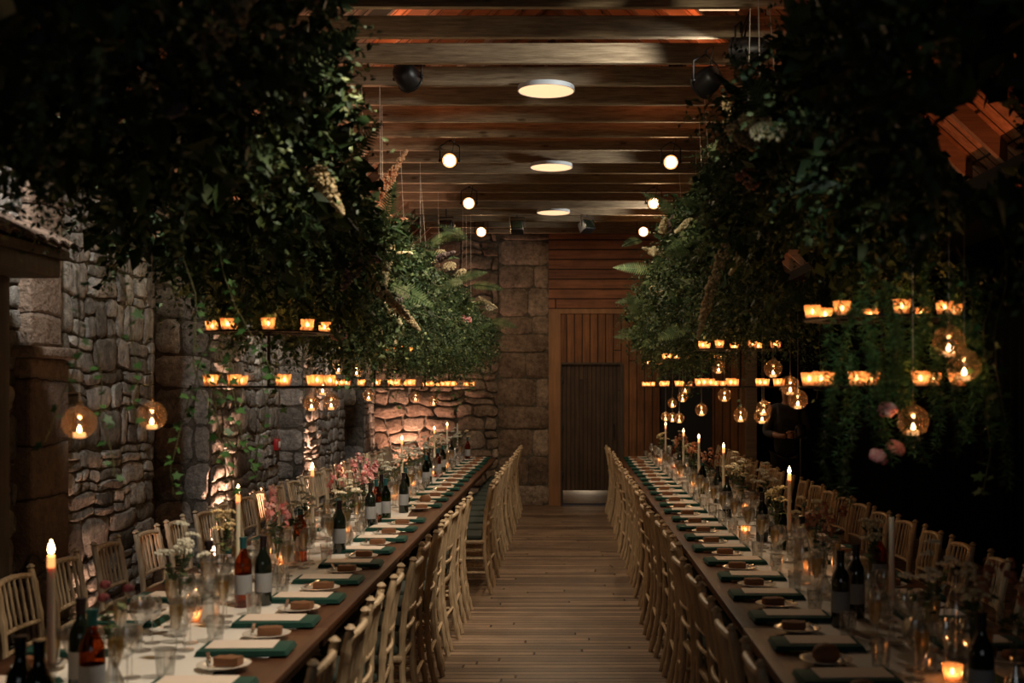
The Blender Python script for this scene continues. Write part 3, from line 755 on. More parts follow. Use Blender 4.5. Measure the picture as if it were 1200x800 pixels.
# ------------------------------------------------------------------ chairs
def bamboo(p0, p1, r, joints, mid=None, n=7):
    p0, p1 = Vector(p0), Vector(p1); pts = []; rad = []
    segs = joints * 4
    for i in range(segs + 1):
        t = i / segs; p = p0.lerp(p1, t) if mid is None else (p0 * (1 - t) ** 2 + Vector(mid) * 2 * t * (1 - t) + p1 * t * t)
        k = i % 4
        pts.append(p); rad.append(r * (1.18 if k == 2 else 0.97))
        if k == 2:
            d = (p1 - p0).normalized() * r * .35
            pts[-1] = p - d; pts.append(p + d); rad.append(r * 1.18)
    return pts, rad
def chair():
    t = thing('chiavari_chair')       # faces +x, origin on the floor under the seat centre
    hw, m = .195, M['chair']
    for s in (-1, 1):
        pts, rad = bamboo((-.255, s * .185, 0), (-.245, s * .165, .9), .0165, 7, (-.135, s * .18, .42), 8)
        pts += [(-.246, s * .165, .905), (-.2465, s * .165, .915), (-.247, s * .165, .928)]; rad += [.012, .021, .008]
        MB().path(pts, rad, 8).build('back_post', m, t)
        pts, rad = bamboo((.2, s * .2, 0), (.185, s * .185, .43), .0155, 4)
        MB().path(pts, rad, 8).build('leg', m, t)
    MB().bevelbox(-.2, .205, -.205, .205, .425, .455, .012).build('seat', m, t)
    MB().bevelbox(-.175, .2, -.195, .195, .455, .495, .016, 3).build('cushion', M['cushion'], t)
    def bx(z): # x of the post at height z
        tt = z / .9; return (1 - tt) ** 2 * -.255 + 2 * tt * (1 - tt) * -.135 + tt * tt * -.245
    MB().path([(bx(.875), -.165, .875), (bx(.875) - .018, -.08, .885), (bx(.875) - .022, 0, .888), (bx(.875) - .018, .08, .885), (bx(.875), .165, .875)], .0135, 8).build('top_rail', m, t)
    for z in (.665, .575):
        MB().path([(bx(z), -.168, z), (bx(z) - .014, -.08, z), (bx(z) - .018, 0, z), (bx(z) - .014, .08, z), (bx(z), .168, z)], .011, 7).build('cross_rail', m, t)
    for k in range(6):
        y = -.125 + .05 * k; c = .02 * (1 - (y / .165) ** 2)
        pts, rad = bamboo((bx(.665) - c * .8, y, .665), (bx(.875) - c, y, .88), .0078, 2)
        MB().path(pts, rad, 6).build('spindle', m, t)
    for s in (-1, 1):
        for z in (.18, .3):
            MB().path([(bx(z) + .01, s * .183, z), (.19, s * .19, z)], .0105, 6).build('stretcher', m, t)
    for z in (.22, .34): MB().path([(.192, -.192, z), (.192, .192, z)], .0105, 6).build('stretcher', m, t)
    MB().path([(bx(.22), -.183, .22), (bx(.22), .183, .22)], .0105, 6).build('stretcher', m, t)
    return proto(t)
C = chair()
SP = 0.56
NP = 25
cy = [S(3.45 + SP * i) for i in range(NP)]
rr = random.Random(3)
rows = [('aisle side of the left table', -1, 'pale limewashed'), ('wall side of the left table', 1, 'pale limewashed'),
        ('aisle side of the right table', 1, 'pale limewashed'), ('far side of the right table', -1, 'pale limewashed')]
for ri in range(4):
    lab = rows[ri][0]; k = 0
    for i in range(NP):
        yu = 3.85 + SP * i + .06
        if ri == 0:   # aisle, left table: backs toward the aisle
            x = -.75 - .25 + (0.10 if yu > 10.2 else 0) ; rz = PI
            if 9.75 < yu < 10.3: continue
        elif ri == 1: x = -2.49 + .25; rz = 0
        elif ri == 2: x = .57 + .25; rz = 0
        else: x = 2.15 - .25; rz = PI
        k += 1
        j = rr.uniform(-.02, .02)
        turn = rr.uniform(-.05, .05) + (rr.uniform(-.1, .1) if ri in (1, 3) else 0)
        place(C, (x + j, S(yu) + rr.uniform(-.02, .02), 0), rz + turn, 'pale spindle-back chair on %s, %s from front' % (lab.replace('the ', ''), nth(k)), 'chair', 'chairs on the ' + lab)

# ------------------------------------------------------------------ place settings
def p_napkin():      # lies along x, 0.34 by 0.19
    t = thing('napkin'); mb = MB()
    for k in range(3):
        mb.bevelbox(-.17 + .003 * k, .17 - .004 * k, -.095 + .002 * k, .095 - .003 * k, .0065 * k, .0065 * (k + 1), .003, 2)
    o = mb; bpy.data.objects.remove(t)
    return proto(o.build('napkin', M['napkin']))
def p_card():
    return proto(MB().bevelbox(-.125, .125, -.07, .07, 0, .0025, .001, 1).build('menu_card', M['card']))
def p_plate():
    return proto(MB().lathe([(0, 0), (.05, 0), (.056, .004), (.092, .014), (.094, .017), (.09, .018), (.055, .009), (.048, .006), (0, .006)], n=28).build('side_plate', M['china']))
def p_bread(seed):
    rs = random.Random(seed); bm = bmesh.new(); bmesh.ops.create_cube(bm, size=1)
    bmesh.ops.subdivide_edges(bm, edges=bm.edges[:], cuts=3, use_grid_fill=True)
    for v in bm.verts:
        n = v.co.normalized() * .62; v.co = v.co.lerp(n, .22)
        v.co = Vector((v.co.x * .092, v.co.y * .055, (v.co.z + .5) * .032)) + Vector([rs.uniform(-.002, .002) for _ in range(3)])
        v.co.z = max(v.co.z, 0)
    return proto(MB().bm(bm).build('bread_slice', M['bread']))
def p_roll():
    return proto(MB().lathe([(0, 0), (.038, 0), (.05, .018), (.047, .038), (.034, .054), (.016, .061), (0, .063)], n=18).build('bread_roll', M['bread']))
def p_bknife():
    t = MB(); t.path([(-.05, 0, .004), (-.01, 0, .004), (0, 0, .004)], [.005, .006, .004], 6)
    t.bevelbox(0, .09, -.007, .007, .003, .005, .0008, 1)
    return proto(t.build('butter_knife', M['steel']))
def p_fork():
    t = MB().path([(-.1, 0, .003), (-.03, 0, .003), (.03, 0, .006)], [.006, .004, .0035], 6)
    t.bevelbox(.028, .045, -.011, .011, .004, .0065, .001, 1)
    for k in range(4): t.box(.045, .085, -.011 + .0063 * k, -.0085 + .0063 * k, .004, .0062)
    return proto(t.build('fork', M['steel']))
def p_knife():
    t = MB().path([(-.11, 0, .004), (-.02, 0, .004)], [.0065, .005], 6).bevelbox(-.02, .105, -.009, .006, .003, .005, .001, 1)
    return proto(t.build('table_knife', M['steel']))
def p_flute():
    t = thing('champagne_flute')
    MB().lathe([(0, .001), (.032, .001), (.031, .004), (.006, .009), (.0035, .02), (.0035, .085), (.008, .098), (.02, .125), (.0255, .165), (.0245, .215), (.0235, .215), (.0243, .165), (.019, .127), (.007, .102), (0, .1)], n=16).build('glass', M['clear'], t)
    MB().lathe([(0, .103), (.007, .104), (.018, .128), (.0235, .166), (.0232, .19), (0, .19)], n=14).build('champagne', M['champagne'], t)
    return proto(t)
def p_wine():
    return proto(MB().lathe([(0, .001), (.036, .001), (.035, .004), (.006, .009), (.0035, .02), (.0035, .09), (.01, .1), (.032, .12), (.042, .15), (.041, .18), (.034, .205), (.033, .205), (.040, .18), (.041, .15), (.03, .122), (.008, .103), (0, .102)], n=16).build('wine_glass', M['clear']))
def p_tumbler():
    return proto(MB().lathe([(0, 0), (.029, 0), (.036, .095), (.0345, .095), (.028, .006), (0, .006)], n=14).build('tumbler', M['clear']))
NAP, CARD, PL, BR1, BR2, ROLL, BKN, FK, KN, FL, WN, TB = p_napkin(), p_card(), p_plate(), p_bread(1), p_bread(5), p_roll(), p_bknife(), p_fork(), p_knife(), p_flute(), p_wine(), p_tumbler()
r2 = random.Random(21)
E4 = [('aisle side of left table', LX1, -1), ('wall side of left table', LX0, 1), ('aisle side of right table', RX0, 1), ('far side of right table', RX1, -1)]
for si, (lab, edge, dr) in enumerate(E4):
    aisle = si in (0, 2); cnt = 0; cb = 0
    for i in range(NP - 1):
        yu = 3.50 + SP * i + (0.0 if si < 2 else .1)
        y = S(yu + .55)
        if y > YT1 - .15: break
        if si == 0 and 9.5 < yu + .55 < 10.0: continue
        cnt += 1; N = nth(cnt); j = lambda a: r2.uniform(-a, a)
        y += j(.012)
        x = edge + dr * .215 + j(.01); z = TZ + .0015
        zc = TZ + .0105
        a = j(.04)
        place(NAP, (x, y, zc - .002), a, 'dark green folded napkin on %s, %s from front' % (lab, N), 'napkin', 'green napkins on ' + lab)
        place(CARD, (x + dr * .02, y + .022, zc + .0178), a + j(.05), 'cream menu card on green napkin, %s, %s from front' % (lab, N), 'menu card', 'menu cards on ' + lab)
        yp = y - S(.285); xp = edge + dr * (.205) + j(.012)
        place(PL, (xp, yp, zc - .001), 0, 'white side plate on %s, %s from front' % (lab, N), 'plate', 'side plates on ' + lab)
        if si == 2 and i in (0, 1) or r2.random() < .08:
            place(ROLL, (xp, yp, zc + .006), j(1), 'round bread roll on side plate, %s, %s from front' % (lab, N), 'bread roll', 'bread on ' + lab)
        else:
            place(BR1 if r2.random() < .5 else BR2, (xp + dr * -.015, yp, zc + .008), j(.15), 'brown bread slice on side plate, %s, %s from front' % (lab, N), 'bread', 'bread on ' + lab)
        place(BKN, (xp + dr * .058, yp + .02, zc + .018), label='butter knife on plate rim, %s, %s from front' % (lab, N), cat='knife', group='butter knives on ' + lab,
              rot=(0, .1 * dr, R(90) + j(.4)))
        # glasses behind the napkin, toward the middle
        gx = edge + dr * .43
        if i < 13 or r2.random() < .75:
            place(FL, (gx + j(.02), y - .10 + j(.02), TT), label='champagne flute part filled on %s, %s from front' % (lab, N), cat='glass', group='champagne flutes on ' + lab)
        place(WN, (gx + dr * .025 + j(.015), y + .02 + j(.015), TT), label='empty stemmed wine glass on %s, %s from front' % (lab, N), cat='glass', group='wine glasses on ' + lab)
        place(WN, (gx + dr * .045 + j(.015), y + .13 + j(.02), TT), label='second stemmed wine glass on %s, %s from front' % (lab, N), cat='glass', group='second wine glasses on ' + lab, scale=(.85, .85, .88))
        if r2.random() < .8:
            place(TB, (gx - dr * .055 + j(.01), y + .17 + j(.01), TT), label='clear glass tumbler on %s, %s from front' % (lab, N), cat='glass', group='tumblers on ' + lab)
        if aisle and i < 14:
            place(FK, (x - dr * .0, y + .112, zc - .004), a, 'steel fork beside the napkin on %s, %s from front' % (lab, N), 'fork', 'forks on ' + lab)
            place(KN, (x - dr * .01, y - .112, zc - .004), a, 'steel knife beside the napkin on %s, %s from front' % (lab, N), 'knife', 'table knives on ' + lab)

# ------------------------------------------------------------------ candles
def p_stick():
    return proto(MB().lathe([(0, 0), (.045, 0), (.047, .006), (.02, .014), (.01, .03), (.017, .045), (.01, .06), (.008, .1), (.016, .115), (.009, .13), (.014, .15), (.02, .165), (.019, .185), (.0125, .185), (.0125, .165), (0, .165)], n=14).build('candlestick', M['clear']))
def flame_mb(c=(0, 0, 0), h=.034, r=.0078):
    return MB().lathe([(0, 0), (r * .7, h * .1), (r, h * .28), (r * .8, h * .52), (r * .35, h * .82), (0, h)], c, n=10)
def p_taper(lit, L=.33):
    t = thing('taper_candle')
    MB().lathe([(0, 0), (.0115, 0), (.0105, L - .035), (0, L - .035)], n=12).build('candle', M['wax'], t)
    MB().lathe([(.0106, L - .035), (.0104, L - .002), (.008, L), (0, L - .001)], n=12).build('candle_tip', M['paintedglow'] if lit else M['wax'], t)
    MB().path([(0, 0, L - .002), (.001, 0, L + .012)], .001, 5).build('wick', M['wick'], t)
    if lit: flame_mb((0, 0, L + .004), .042, .0095).build('flame', M['flame'], t)
    return proto(t)
STK, TL, TU = p_stick(), p_taper(True), p_taper(False, .32)
cand = [(60, 3.6, 1, 'left'), (279, 5.65, 1, 'left'), (366, 7.3, 1, 'left'), (430, 9.3, 0, 'left'), (471, 11.3, 1, 'left'), (509, 14.0, 1, 'left'), (524, 15.5, 1, 'left'), (536, 16.9, 0, 'left'),
        (1045, 4.75, 0, 'right'), (925, 6.95, 1, 'right'), (848, 9.85, 1, 'right'), (819, 11.7, 1, 'right'), (801, 13.2, 1, 'right'), (780, 15.6, 1, 'right')]
ct = {'left': 0, 'right': 0}
TAPERS = []
for px, yu, lit, sd in cand:
    x = at(px, 0, yu).x; ct[sd] += 1; N = nth(ct[sd])
    place(STK, (x, S(yu), TT), label='clear glass candlestick on the %s table, %s from front' % (sd, N), cat='candlestick', group='candlesticks on the %s table' % sd)
    place(TL if lit else TU, (x, S(yu), TT + .166), label='%s ivory taper candle on the %s table, %s from front' % ('lit' if lit else 'unlit', sd, N), cat='candle', group='taper candles on the %s table' % sd)
    TAPERS.append((x, S(yu)))
    if lit: lamp('taper_light', 'POINT', (x, S(yu), TT + .166 + .37), E_TAPER, (1.0, .55, .22), size=.02)
def p_cup(bigger=False):
    """glass cup with a tealight"""
    t = thing('tealight_cup'); s = 1.0
    MB().lathe([(0, 0), (.024, 0), (.027, .004), (.035, .055), (.0335, .055), (.0255, .007), (0, .006)], n=16).build('cup', M['cupglass'], t)
    MB().lathe([(0, .0065), (.0195, .0065), (.0195, .02), (.017, .02), (0, .019)], n=14).build('tealight', M['paintedglow2'], t)
    flame_mb((0, 0, .021), .022, .0062).build('flame', M['flame'], t)
    lamp('flame_light', 'POINT', (0, 0, .033), E_CUP, (1.0, .52, .2), t, size=.006)
    return proto(t)
M['paintedglow2'] = emit('painted tealight glow', (1.0, .5, .18), 1.2)  # flame glow put into the tealight's wax as emission
CUP = p_cup()
for sd, cx in (('left', CLX), ('right', CRX)):
    pts = [(228, 722, 'left'), (330, 655, 'left'), (350, 630, 'left'), (948, 665, 'right'), (1116, 790, 'right')]
    k = 0
    ys = sorted([1450 * (EYE - TT - .02) / (py - VY) for px, py, s in pts if s == sd] + [8.3, 9.9, 10.9, 12.3, 13.7, 15, 16.2])
    for yu in ys:
        k += 1
        px_ = [px for px, py, s in pts if s == sd and abs(1450 * (EYE - TT - .02) / (py - VY) - yu) < 1e-6]
        x = at(px_[0], 0, yu).x if px_ else cx + rr.uniform(-.08, .08)
        for tx, ty in TAPERS:
            if abs(tx - x) < .1 and abs(ty - S(yu)) < .1: x += .12
        place(CUP, (x, S(yu), TT), label='glowing glass tealight cup standing on the %s table, %s from front' % (sd, nth(k)), cat='tealight', group='tealights on the %s table' % sd)

# hanging two tier racks of tealights
def p_rack():
    t = thing('candle_rack'); rr_ = .30
    for z in (0, .27):
        r1 = rr_ if z == 0 else rr_ * .92
        MB().lathe([(r1 - .035, 0), (r1 + .035, 0), (r1 + .035, .008), (r1 - .035, .008), (r1 - .035, 0)], (0, 0, z), n=32).build('ring_shelf', M['iron'], t, smooth=False)
        for a in (0, PI / 3, 2 * PI / 3):
            MB().path([(math.cos(a) * r1, math.sin(a) * r1, z + .004), (-math.cos(a) * r1, -math.sin(a) * r1, z + .004)], .006, 6).build('spoke', M['iron'], t)
    MB().path([(0, 0, 0), (0, 0, .75)], .009, 6).build('rod', M['iron'], t)
    return proto(t)
RK = p_rack()
racks = [('left', 6.2, CLX + .03), ('left', 9.8, CLX), ('left', 13.3, CLX), ('left', 16.0, CLX), ('right', 4.95, CRX), ('right', 9.0, CRX), ('right', 12.4, CRX), ('right', 15.4, CRX)]
rc = {'left': 0, 'right': 0}
PLW = ['nearest', 'second nearest', 'third nearest', 'farthest']
for sd, yu, x in racks:
    y = S(yu); z0 = 1.745; q = PLW[rc[sd]]; rc[sd] += 1
    rot = rr.uniform(0, 1)
    place(RK, (x, y, z0), rot, 'two-tier iron ring rack of tealights hanging over %s table, %s of four' % (sd, q), 'candle rack', 'candle racks over the tables')
    for ti, z in enumerate((0, .27)):
        r1 = .30 if z == 0 else .276; n_ = 9 if z == 0 else 8
        for k in range(n_):
            a = 2 * PI * k / n_ + rot + rr.uniform(-.12, .12)
            place(CUP, (x + math.cos(a) * r1, y + math.sin(a) * r1, z0 + z + .0085),
                  label='glowing tealight cup on %s tier of the %s hanging rack, %s table' % (('lower', 'upper')[ti], q, sd),
                  cat='tealight', group='tealights on the %s tier of the %s rack over the %s table' % (('lower', 'upper')[ti], q, sd))

# hanging glass globes
def p_globe():
    t = thing('glass_globe'); pr = []
    for i in range(0, 15):
        a = -PI / 2 + PI * i / 15; pr.append((.055 * math.cos(a) if i else 0, .055 * math.sin(a)))
    pr += [(.009, .058), (.006, .07), (0, .074)]
    MB().lathe(pr, n=20).build('globe', M['globeglass'], t)
    MB().lathe([(0, -.05), (.0195, -.05), (.0195, -.034), (.017, -.034), (0, -.035)], n=12).build('tealight', M['paintedglow2'], t)
    flame_mb((0, 0, -.033), .026, .0075).build('flame', M['flame'], t)
    lamp('flame_light', 'POINT', (0, 0, -.02), E_CUP, (1.0, .5, .2), t, size=.007)
    w_ = thing('hanger'); w_.parent = t
    MB().path([(0, 0, .07), (.001, .001, .62)], .0011, 4).build('thread', M['wire'], t); bpy.data.objects.remove(w_)
    return proto(t)
GL = p_globe()
globes = [(93, 495, 4.1), (178, 487, 4.7), (378, 454, 8.3), (365, 472, 8.0), (388, 471, 8.1), (397, 430, 9.0), (418, 434, 10.2), (432, 463, 11.0), (487, 465, 13.0), (508, 470, 14),
          (1070, 493, 4.35), (1112, 400, 4.2), (1130, 428, 4.1), (906, 432, 7.4), (926, 452, 7.0), (935, 468, 6.8), (822, 480, 10.6), (868, 486, 9.0), (893, 487, 8.2), (895, 478, 8.6), (849, 463, 10.0), (842, 430, 10.0),
          (788, 472, 13.8), (780, 488, 14.4), (788, 489, 14.0), (796, 490, 13.5), (800, 465, 13.0), (803, 455, 13.4)]
gc = {'left': 0, 'right': 0}
for px, py, yu in sorted(globes, key=lambda g: g[2]):
    sd = 'left' if px < VX else 'right'; gc[sd] += 1
    place(GL, at(px, py, yu), rr.uniform(0, 6), 'clear glass globe with a tealight hanging over the %s table, %s from front' % (sd, nth(gc[sd])), 'hanging globe', 'hanging glass globes over the %s table' % sd)

# ------------------------------------------------------------------ bottles
def p_bottle(body, foil, lab, name='wine_bottle', sc=1):
    t = thing(name)
    MB().lathe([(0, 0), (.036, 0), (.038, .005), (.038, .185), (.034, .21), (.018, .24), (.0145, .255), (.0145, .30), (.0165, .302), (.0165, .31), (0, .31)], n=18).build('bottle_body', body, t)
    MB().lathe([(.0153, .262), (.0155, .30), (.0172, .301), (.0172, .312), (0, .313)], n=14).build('foil_cap', foil, t)
    if lab: MB().lathe([(.0384, .06), (.0386, .061), (.0386, .145), (.0384, .146)], n=18).build('label', lab, t)
    return proto(t)
def p_carafe():
    t = thing('water_bottle')
    MB().lathe([(0, 0), (.04, 0), (.043, .006), (.043, .17), (.03, .22), (.016, .26), (.015, .3), (.018, .302), (.018, .315)], n=18).build('bottle_body', M['clear'], t)
    MB().lathe([(0, .3), (.014, .3), (.014, .315), (.019, .32), (.017, .338), (0, .342)], n=14).build('stopper', M['darkfoil'], t)
    MB().lathe([(0, .004), (.041, .008), (.041, .12), (0, .12)], n=16).build('water', M['clear'], t)
    return proto(t)
BT = [p_bottle(M['darkglass'], M['darkfoil'], M['label']), p_bottle(M['greenglass'], M['foil'], M['label']), p_bottle(M['amberglass'], M['foil'], M['label']), p_carafe()]
BN = ['dark wine bottle with pale label', 'green wine bottle with teal neck foil', 'amber rose wine bottle with teal neck foil', 'clear water bottle with dark stopper']
BG = ['dark wine bottles', 'green wine bottles', 'amber wine bottles', 'clear water bottles']
fixed = {'left': [(24, 3.35, 0), (46, 3.3, 0), (108, 3.75, 2), (95, 3.95, 0), (245, 5.2, 3), (262, 5.6, 0), (285, 5.55, 2), (352, 7.0, 2), (380, 7.35, 0), (397, 7.45, 1), (434, 8.7, 0), (441, 9.0, 2), (447, 9.5, 0), (452, 9.1, 1), (475, 10.4, 1), (473, 9.7, 0),
                  (499, 12.2, 1), (502, 12.8, 0), (513, 13.5, 2), (519, 14.3, 1), (529, 15.6, 0), (548, 16.6, 2)],
         'right': [(985, 5.1, 0), (1003, 5.3, 0), (1150, 3.7, 0), (1030, 5.9, 2), (893, 7.9, 0), (903, 8.3, 0), (852, 9.4, 0), (915, 7.5, 1), (841, 10.5, 0), (823, 11.4, 1), (812, 12.6, 0), (797, 13.9, 0), (790, 15, 2), (1120, 4.5, 3), (940, 6.2, 3)]}
OCC = list(TAPERS)
for sd in ('left', 'right'):
    cn = [0] * 4
    for px, yu, k in sorted(fixed[sd], key=lambda a: a[1]):
        x = at(px, 0, yu).x; c_ = CLX if sd == 'left' else CRX
        x = min(max(x, c_ - .3), c_ + .3); cn[k] += 1
        for tx, ty in OCC:
            if math.hypot(tx - x, ty - S(yu)) < .085: x += .09
        OCC.append((x, S(yu)))
        place(BT[k], (x, S(yu), TT), rr.uniform(0, 6), '%s on the %s table, %s from front' % (BN[k], sd, nth(cn[k])), 'bottle', '%s on the %s table' % (BG[k], sd))

# ------------------------------------------------------------------ foliage builders (numpy)
def leaves_np(P, D, N, L, W, droop=.15):
    """rhombic folded leaves: base P, direction D, normal N, arrays"""
    D = D / np.linalg.norm(D, axis=1, keepdims=True)
    B = np.cross(D, N); B /= np.linalg.norm(B, axis=1, keepdims=True) + 1e-9
    N2 = np.cross(B, D); L = L[:, None]; W = W[:, None]
    v0 = P; v1 = P + D * L * .45 + B * W * .5 + N2 * W * .12; v3 = P + D * L * .45 - B * W * .5 + N2 * W * .12
    v2 = P + D * L - N2 * L * droop
    V = np.stack([v0, v1, v2, v3], 1).reshape(-1, 3)
    n = len(P); i = np.arange(n) * 4
    Fc = np.concatenate([np.stack([i, i + 1, i + 2], 1), np.stack([i, i + 2, i + 3], 1)])
    return V, Fc
def unit(n):
    v = rng.normal(size=(n, 3)); return v / np.linalg.norm(v, axis=1, keepdims=True)
def wob(y, a, ph): return math.sin(y * 1.9 + ph) * a + math.sin(y * 4.3 + ph * 2.1) * a * .6 + math.sin(y * 9.1 + ph * 1.3) * a * .35
def shell(side, n, y0, y1, fill=.0):
    """points on the lumpy garland body, with outward directions"""
    y = rng.uniform(y0, y1, n) ; th = rng.uniform(0, 2 * PI, n)
    cx, cz, a, b = body_at(side, y)
    lump = 1 + .22 * np.sin(y * 3.3 + th * 2) * np.sin(th * 3 + y * 1.7) + .12 * np.sin(y * 8.3 - th * 4)
    rad = lump * (1 - fill * rng.uniform(0, 1, n))
    P = np.stack([cx + a * rad * np.cos(th), S(y), cz + b * rad * np.sin(th)], 1)
    O = np.stack([np.cos(th) * b, np.zeros(n), np.sin(th) * a], 1); O /= np.linalg.norm(O, axis=1, keepdims=True)
    return P, O
def body_at(side, y):
    if side == 'left':
        cx = np.interp(y, [2.6, 4.5, 6.5, 9, 17], [-1.62, -1.6, -1.47, -1.42, -1.42])
        a = np.interp(y, [2.6, 4.5, 6.5, 9, 16, 17], [.68, .68, .44, .37, .36, .26])
        cz = np.interp(y, [2.6, 4.5, 6.5, 9, 17], [2.98, 2.93, 2.5, 2.42, 2.42])
        b = np.interp(y, [2.6, 4.5, 6.5, 9, 16, 17], [.46, .46, .35, .32, .3, .22])
    else:
        cx = np.interp(y, [2.6, 5, 9, 15], [1.2, 1.22, 1.22, 1.22])
        a = np.interp(y, [2.6, 5, 9, 14, 15], [.44, .4, .4, .38, .25])
        cz = np.interp(y, [2.6, 5, 9, 15], [2.72, 2.76, 2.68, 2.48])
        b = np.interp(y, [2.6, 5, 9, 14, 15], [.42, .48, .45, .4, .25])
    return cx, cz, a, b
def sprays(side, n, y0, y1, per, ln, leafL, leafW, down=.5, fill=.25, spread=.9):
    P0, O = shell(side, n, y0, y1, fill)
    D = O * .8 + unit(n) * .8; D[:, 2] -= down * rng.uniform(.2, 1, n); D /= np.linalg.norm(D, axis=1, keepdims=True)
    Ls = rng.uniform(ln[0], ln[1], n)
    t = (np.arange(per) + .5) / per
    t = np.tile(t, (n, 1)) + rng.uniform(-.3, .3, (n, per)) / per
    sag = np.zeros((n, per, 3)); sag[:, :, 2] = -(t ** 2) * Ls[:, None] * .35
    P = P0[:, None, :] + D[:, None, :] * (t * Ls[:, None])[:, :, None] + sag
    P = P.reshape(-1, 3); m = len(P)
    DD = np.repeat(D, per, 0) * .55 + unit(m) * spread; Nn = unit(m) * .8; Nn[:, 2] += .5
    tap = np.tile(1.15 - .6 * (np.arange(per) + .5) / per, n)
    sz = rng.uniform(.7, 1.3, m) * tap
    return leaves_np(P, DD, Nn, leafL * sz, leafW * sz)
HOLES = [((1150, 165), 64, 2.4, 7.2), ((1150, 285), 42, 2.4, 9.0), ((932, 312), 26, 4.0, 12.5)]
def gaps(V, Fc):     # natural openings between the clumps of the right garland
    nl = len(V) // 4; b = V.reshape(nl, 4, 3).mean(1); yu = b[:, 1] / K; keep = np.ones(nl, bool)
    for (px, py), rad, a, c in HOLES:
        hx = (px - VX) * yu / 1450; hz = EYE - (py - VY) * yu / 1450; rr_ = rad * yu / 1450 * (1 + .3 * np.sin(yu * 5))
        keep &= ~((np.hypot(b[:, 0] - hx, b[:, 2] - hz) < rr_) & (yu > a) & (yu < c))
    V = V.reshape(nl, 4, 3)[keep].reshape(-1, 3); i = np.arange(keep.sum()) * 4
    return V, np.concatenate([np.stack([i, i + 1, i + 2], 1), np.stack([i, i + 2, i + 3], 1)])
def npbuild(name, V, Fc, m, parent, kind='stuff'):
    if V[:, 0].mean() > 0: V, Fc = gaps(V, Fc)
    o = MB(); o.v = V; o.f = Fc
    return o.build(name, m, parent, smooth=False, kind=kind)
def ivyleaf(mb, p, d, n, s):
    d = d.normalized(); b = d.cross(n).normalized(); n2 = b.cross(d)
    out = [(0, 0), (.38, -.12), (.3, .18), (.55, .42), (.22, .5), (0, 1.0), (-.22, .5), (-.55, .42), (-.3, .18), (-.38, -.12)]
    vs = [p + (b * u + d * v) * s + n2 * (abs(u) * .12 * s) for u, v in out]
    mb.add(vs + [p + d * s * .3], [(i, (i + 1) % 10, 10) for i in range(10)])
def vine(mb, st, p, length, rs, leafs=.038, step=.045, drift=.3):
    p = Vector(p); pts = [p.copy()]; d = Vector((rs.uniform(-.6, .6), rs.uniform(-.6, .6), -1))
    n = int(length / step)
    for i in range(n):
        d = (d + Vector((rs.uniform(-1, 1), rs.uniform(-1, 1), -.5)) * drift).normalized()
        p = p + d * step; pts.append(p.copy())
        for q in range(rs.choice((1, 1, 2))):
            a = rs.uniform(0, 2 * PI); ld = Vector((math.cos(a), math.sin(a), rs.uniform(-.8, .3)))
            ivyleaf(mb, p + ld * .012, ld, Vector((rs.uniform(-.5, .5), rs.uniform(-1, -.2), .7)), leafs * rs.uniform(.6, 1.25))
    st.path(pts, .0022, 4)
def frond(mb, p, d, up, L, W, curl=.5, n=22):
    """a fern frond: midrib with tapering pinnae on both sides"""
    d = Vector(d).normalized(); up = Vector(up); b = d.cross(up).normalized(); up = b.cross(d)
    p = Vector(p); ang = 0; pts = [p.copy()]
    for i in range(n):
        t = i / n; cd_ = (d * math.cos(curl * t) - up * math.sin(curl * t)).normalized()
        p = p + cd_ * L / n; pts.append(p.copy())
        w_ = W * math.sin(PI * min(1, (t * .85 + .16))) ** .9
        if t < .1: continue
        for s in (-1, 1):
            q = b * s * .93 + cd_ * .38 + up * .05; q.normalize()
            e = p + q * w_; c1 = cd_ * (L / n) * .42
            mb.add([p - c1, p + q * w_ * .5 - c1 * .8, e, p + q * w_ * .5 + c1 * .8, p + c1], [(0, 1, 2, 3, 4)])
    mb.path(pts, [.003] * (n) + [.001], 4)
def plume(mb, p, d, L, r, rs, n=160, sz=.012):
    p = Vector(p); d = Vector(d).normalized(); o = d.orthogonal().normalized(); b = d.cross(o)
    for i in range(n):
        t = (i + rs.random()) / n; rad = r * (1 - t) ** .7 * rs.uniform(.3, 1); a = rs.uniform(0, 2 * PI)
        c = p + d * L * t + (o * math.cos(a) + b * math.sin(a)) * rad - Vector((0, 0, .1)) * L * t * t
        mb.ball(c, sz * rs.uniform(.6, 1.2), 0, (1, 1, 1))
def umbel(mb, p, d, r, rs, n=60, sz=.007):
    p = Vector(p); d = Vector(d).normalized(); o = d.orthogonal().normalized(); b = d.cross(o)
    for i in range(n):
        a = rs.uniform(0, 2 * PI); q = r * math.sqrt(rs.random())
        c = p + (o * math.cos(a) + b * math.sin(a)) * q + d * (.35 * r * (1 - (q / r) ** 2))
        mb.ball(c, sz * rs.uniform(.6, 1.3), 0)

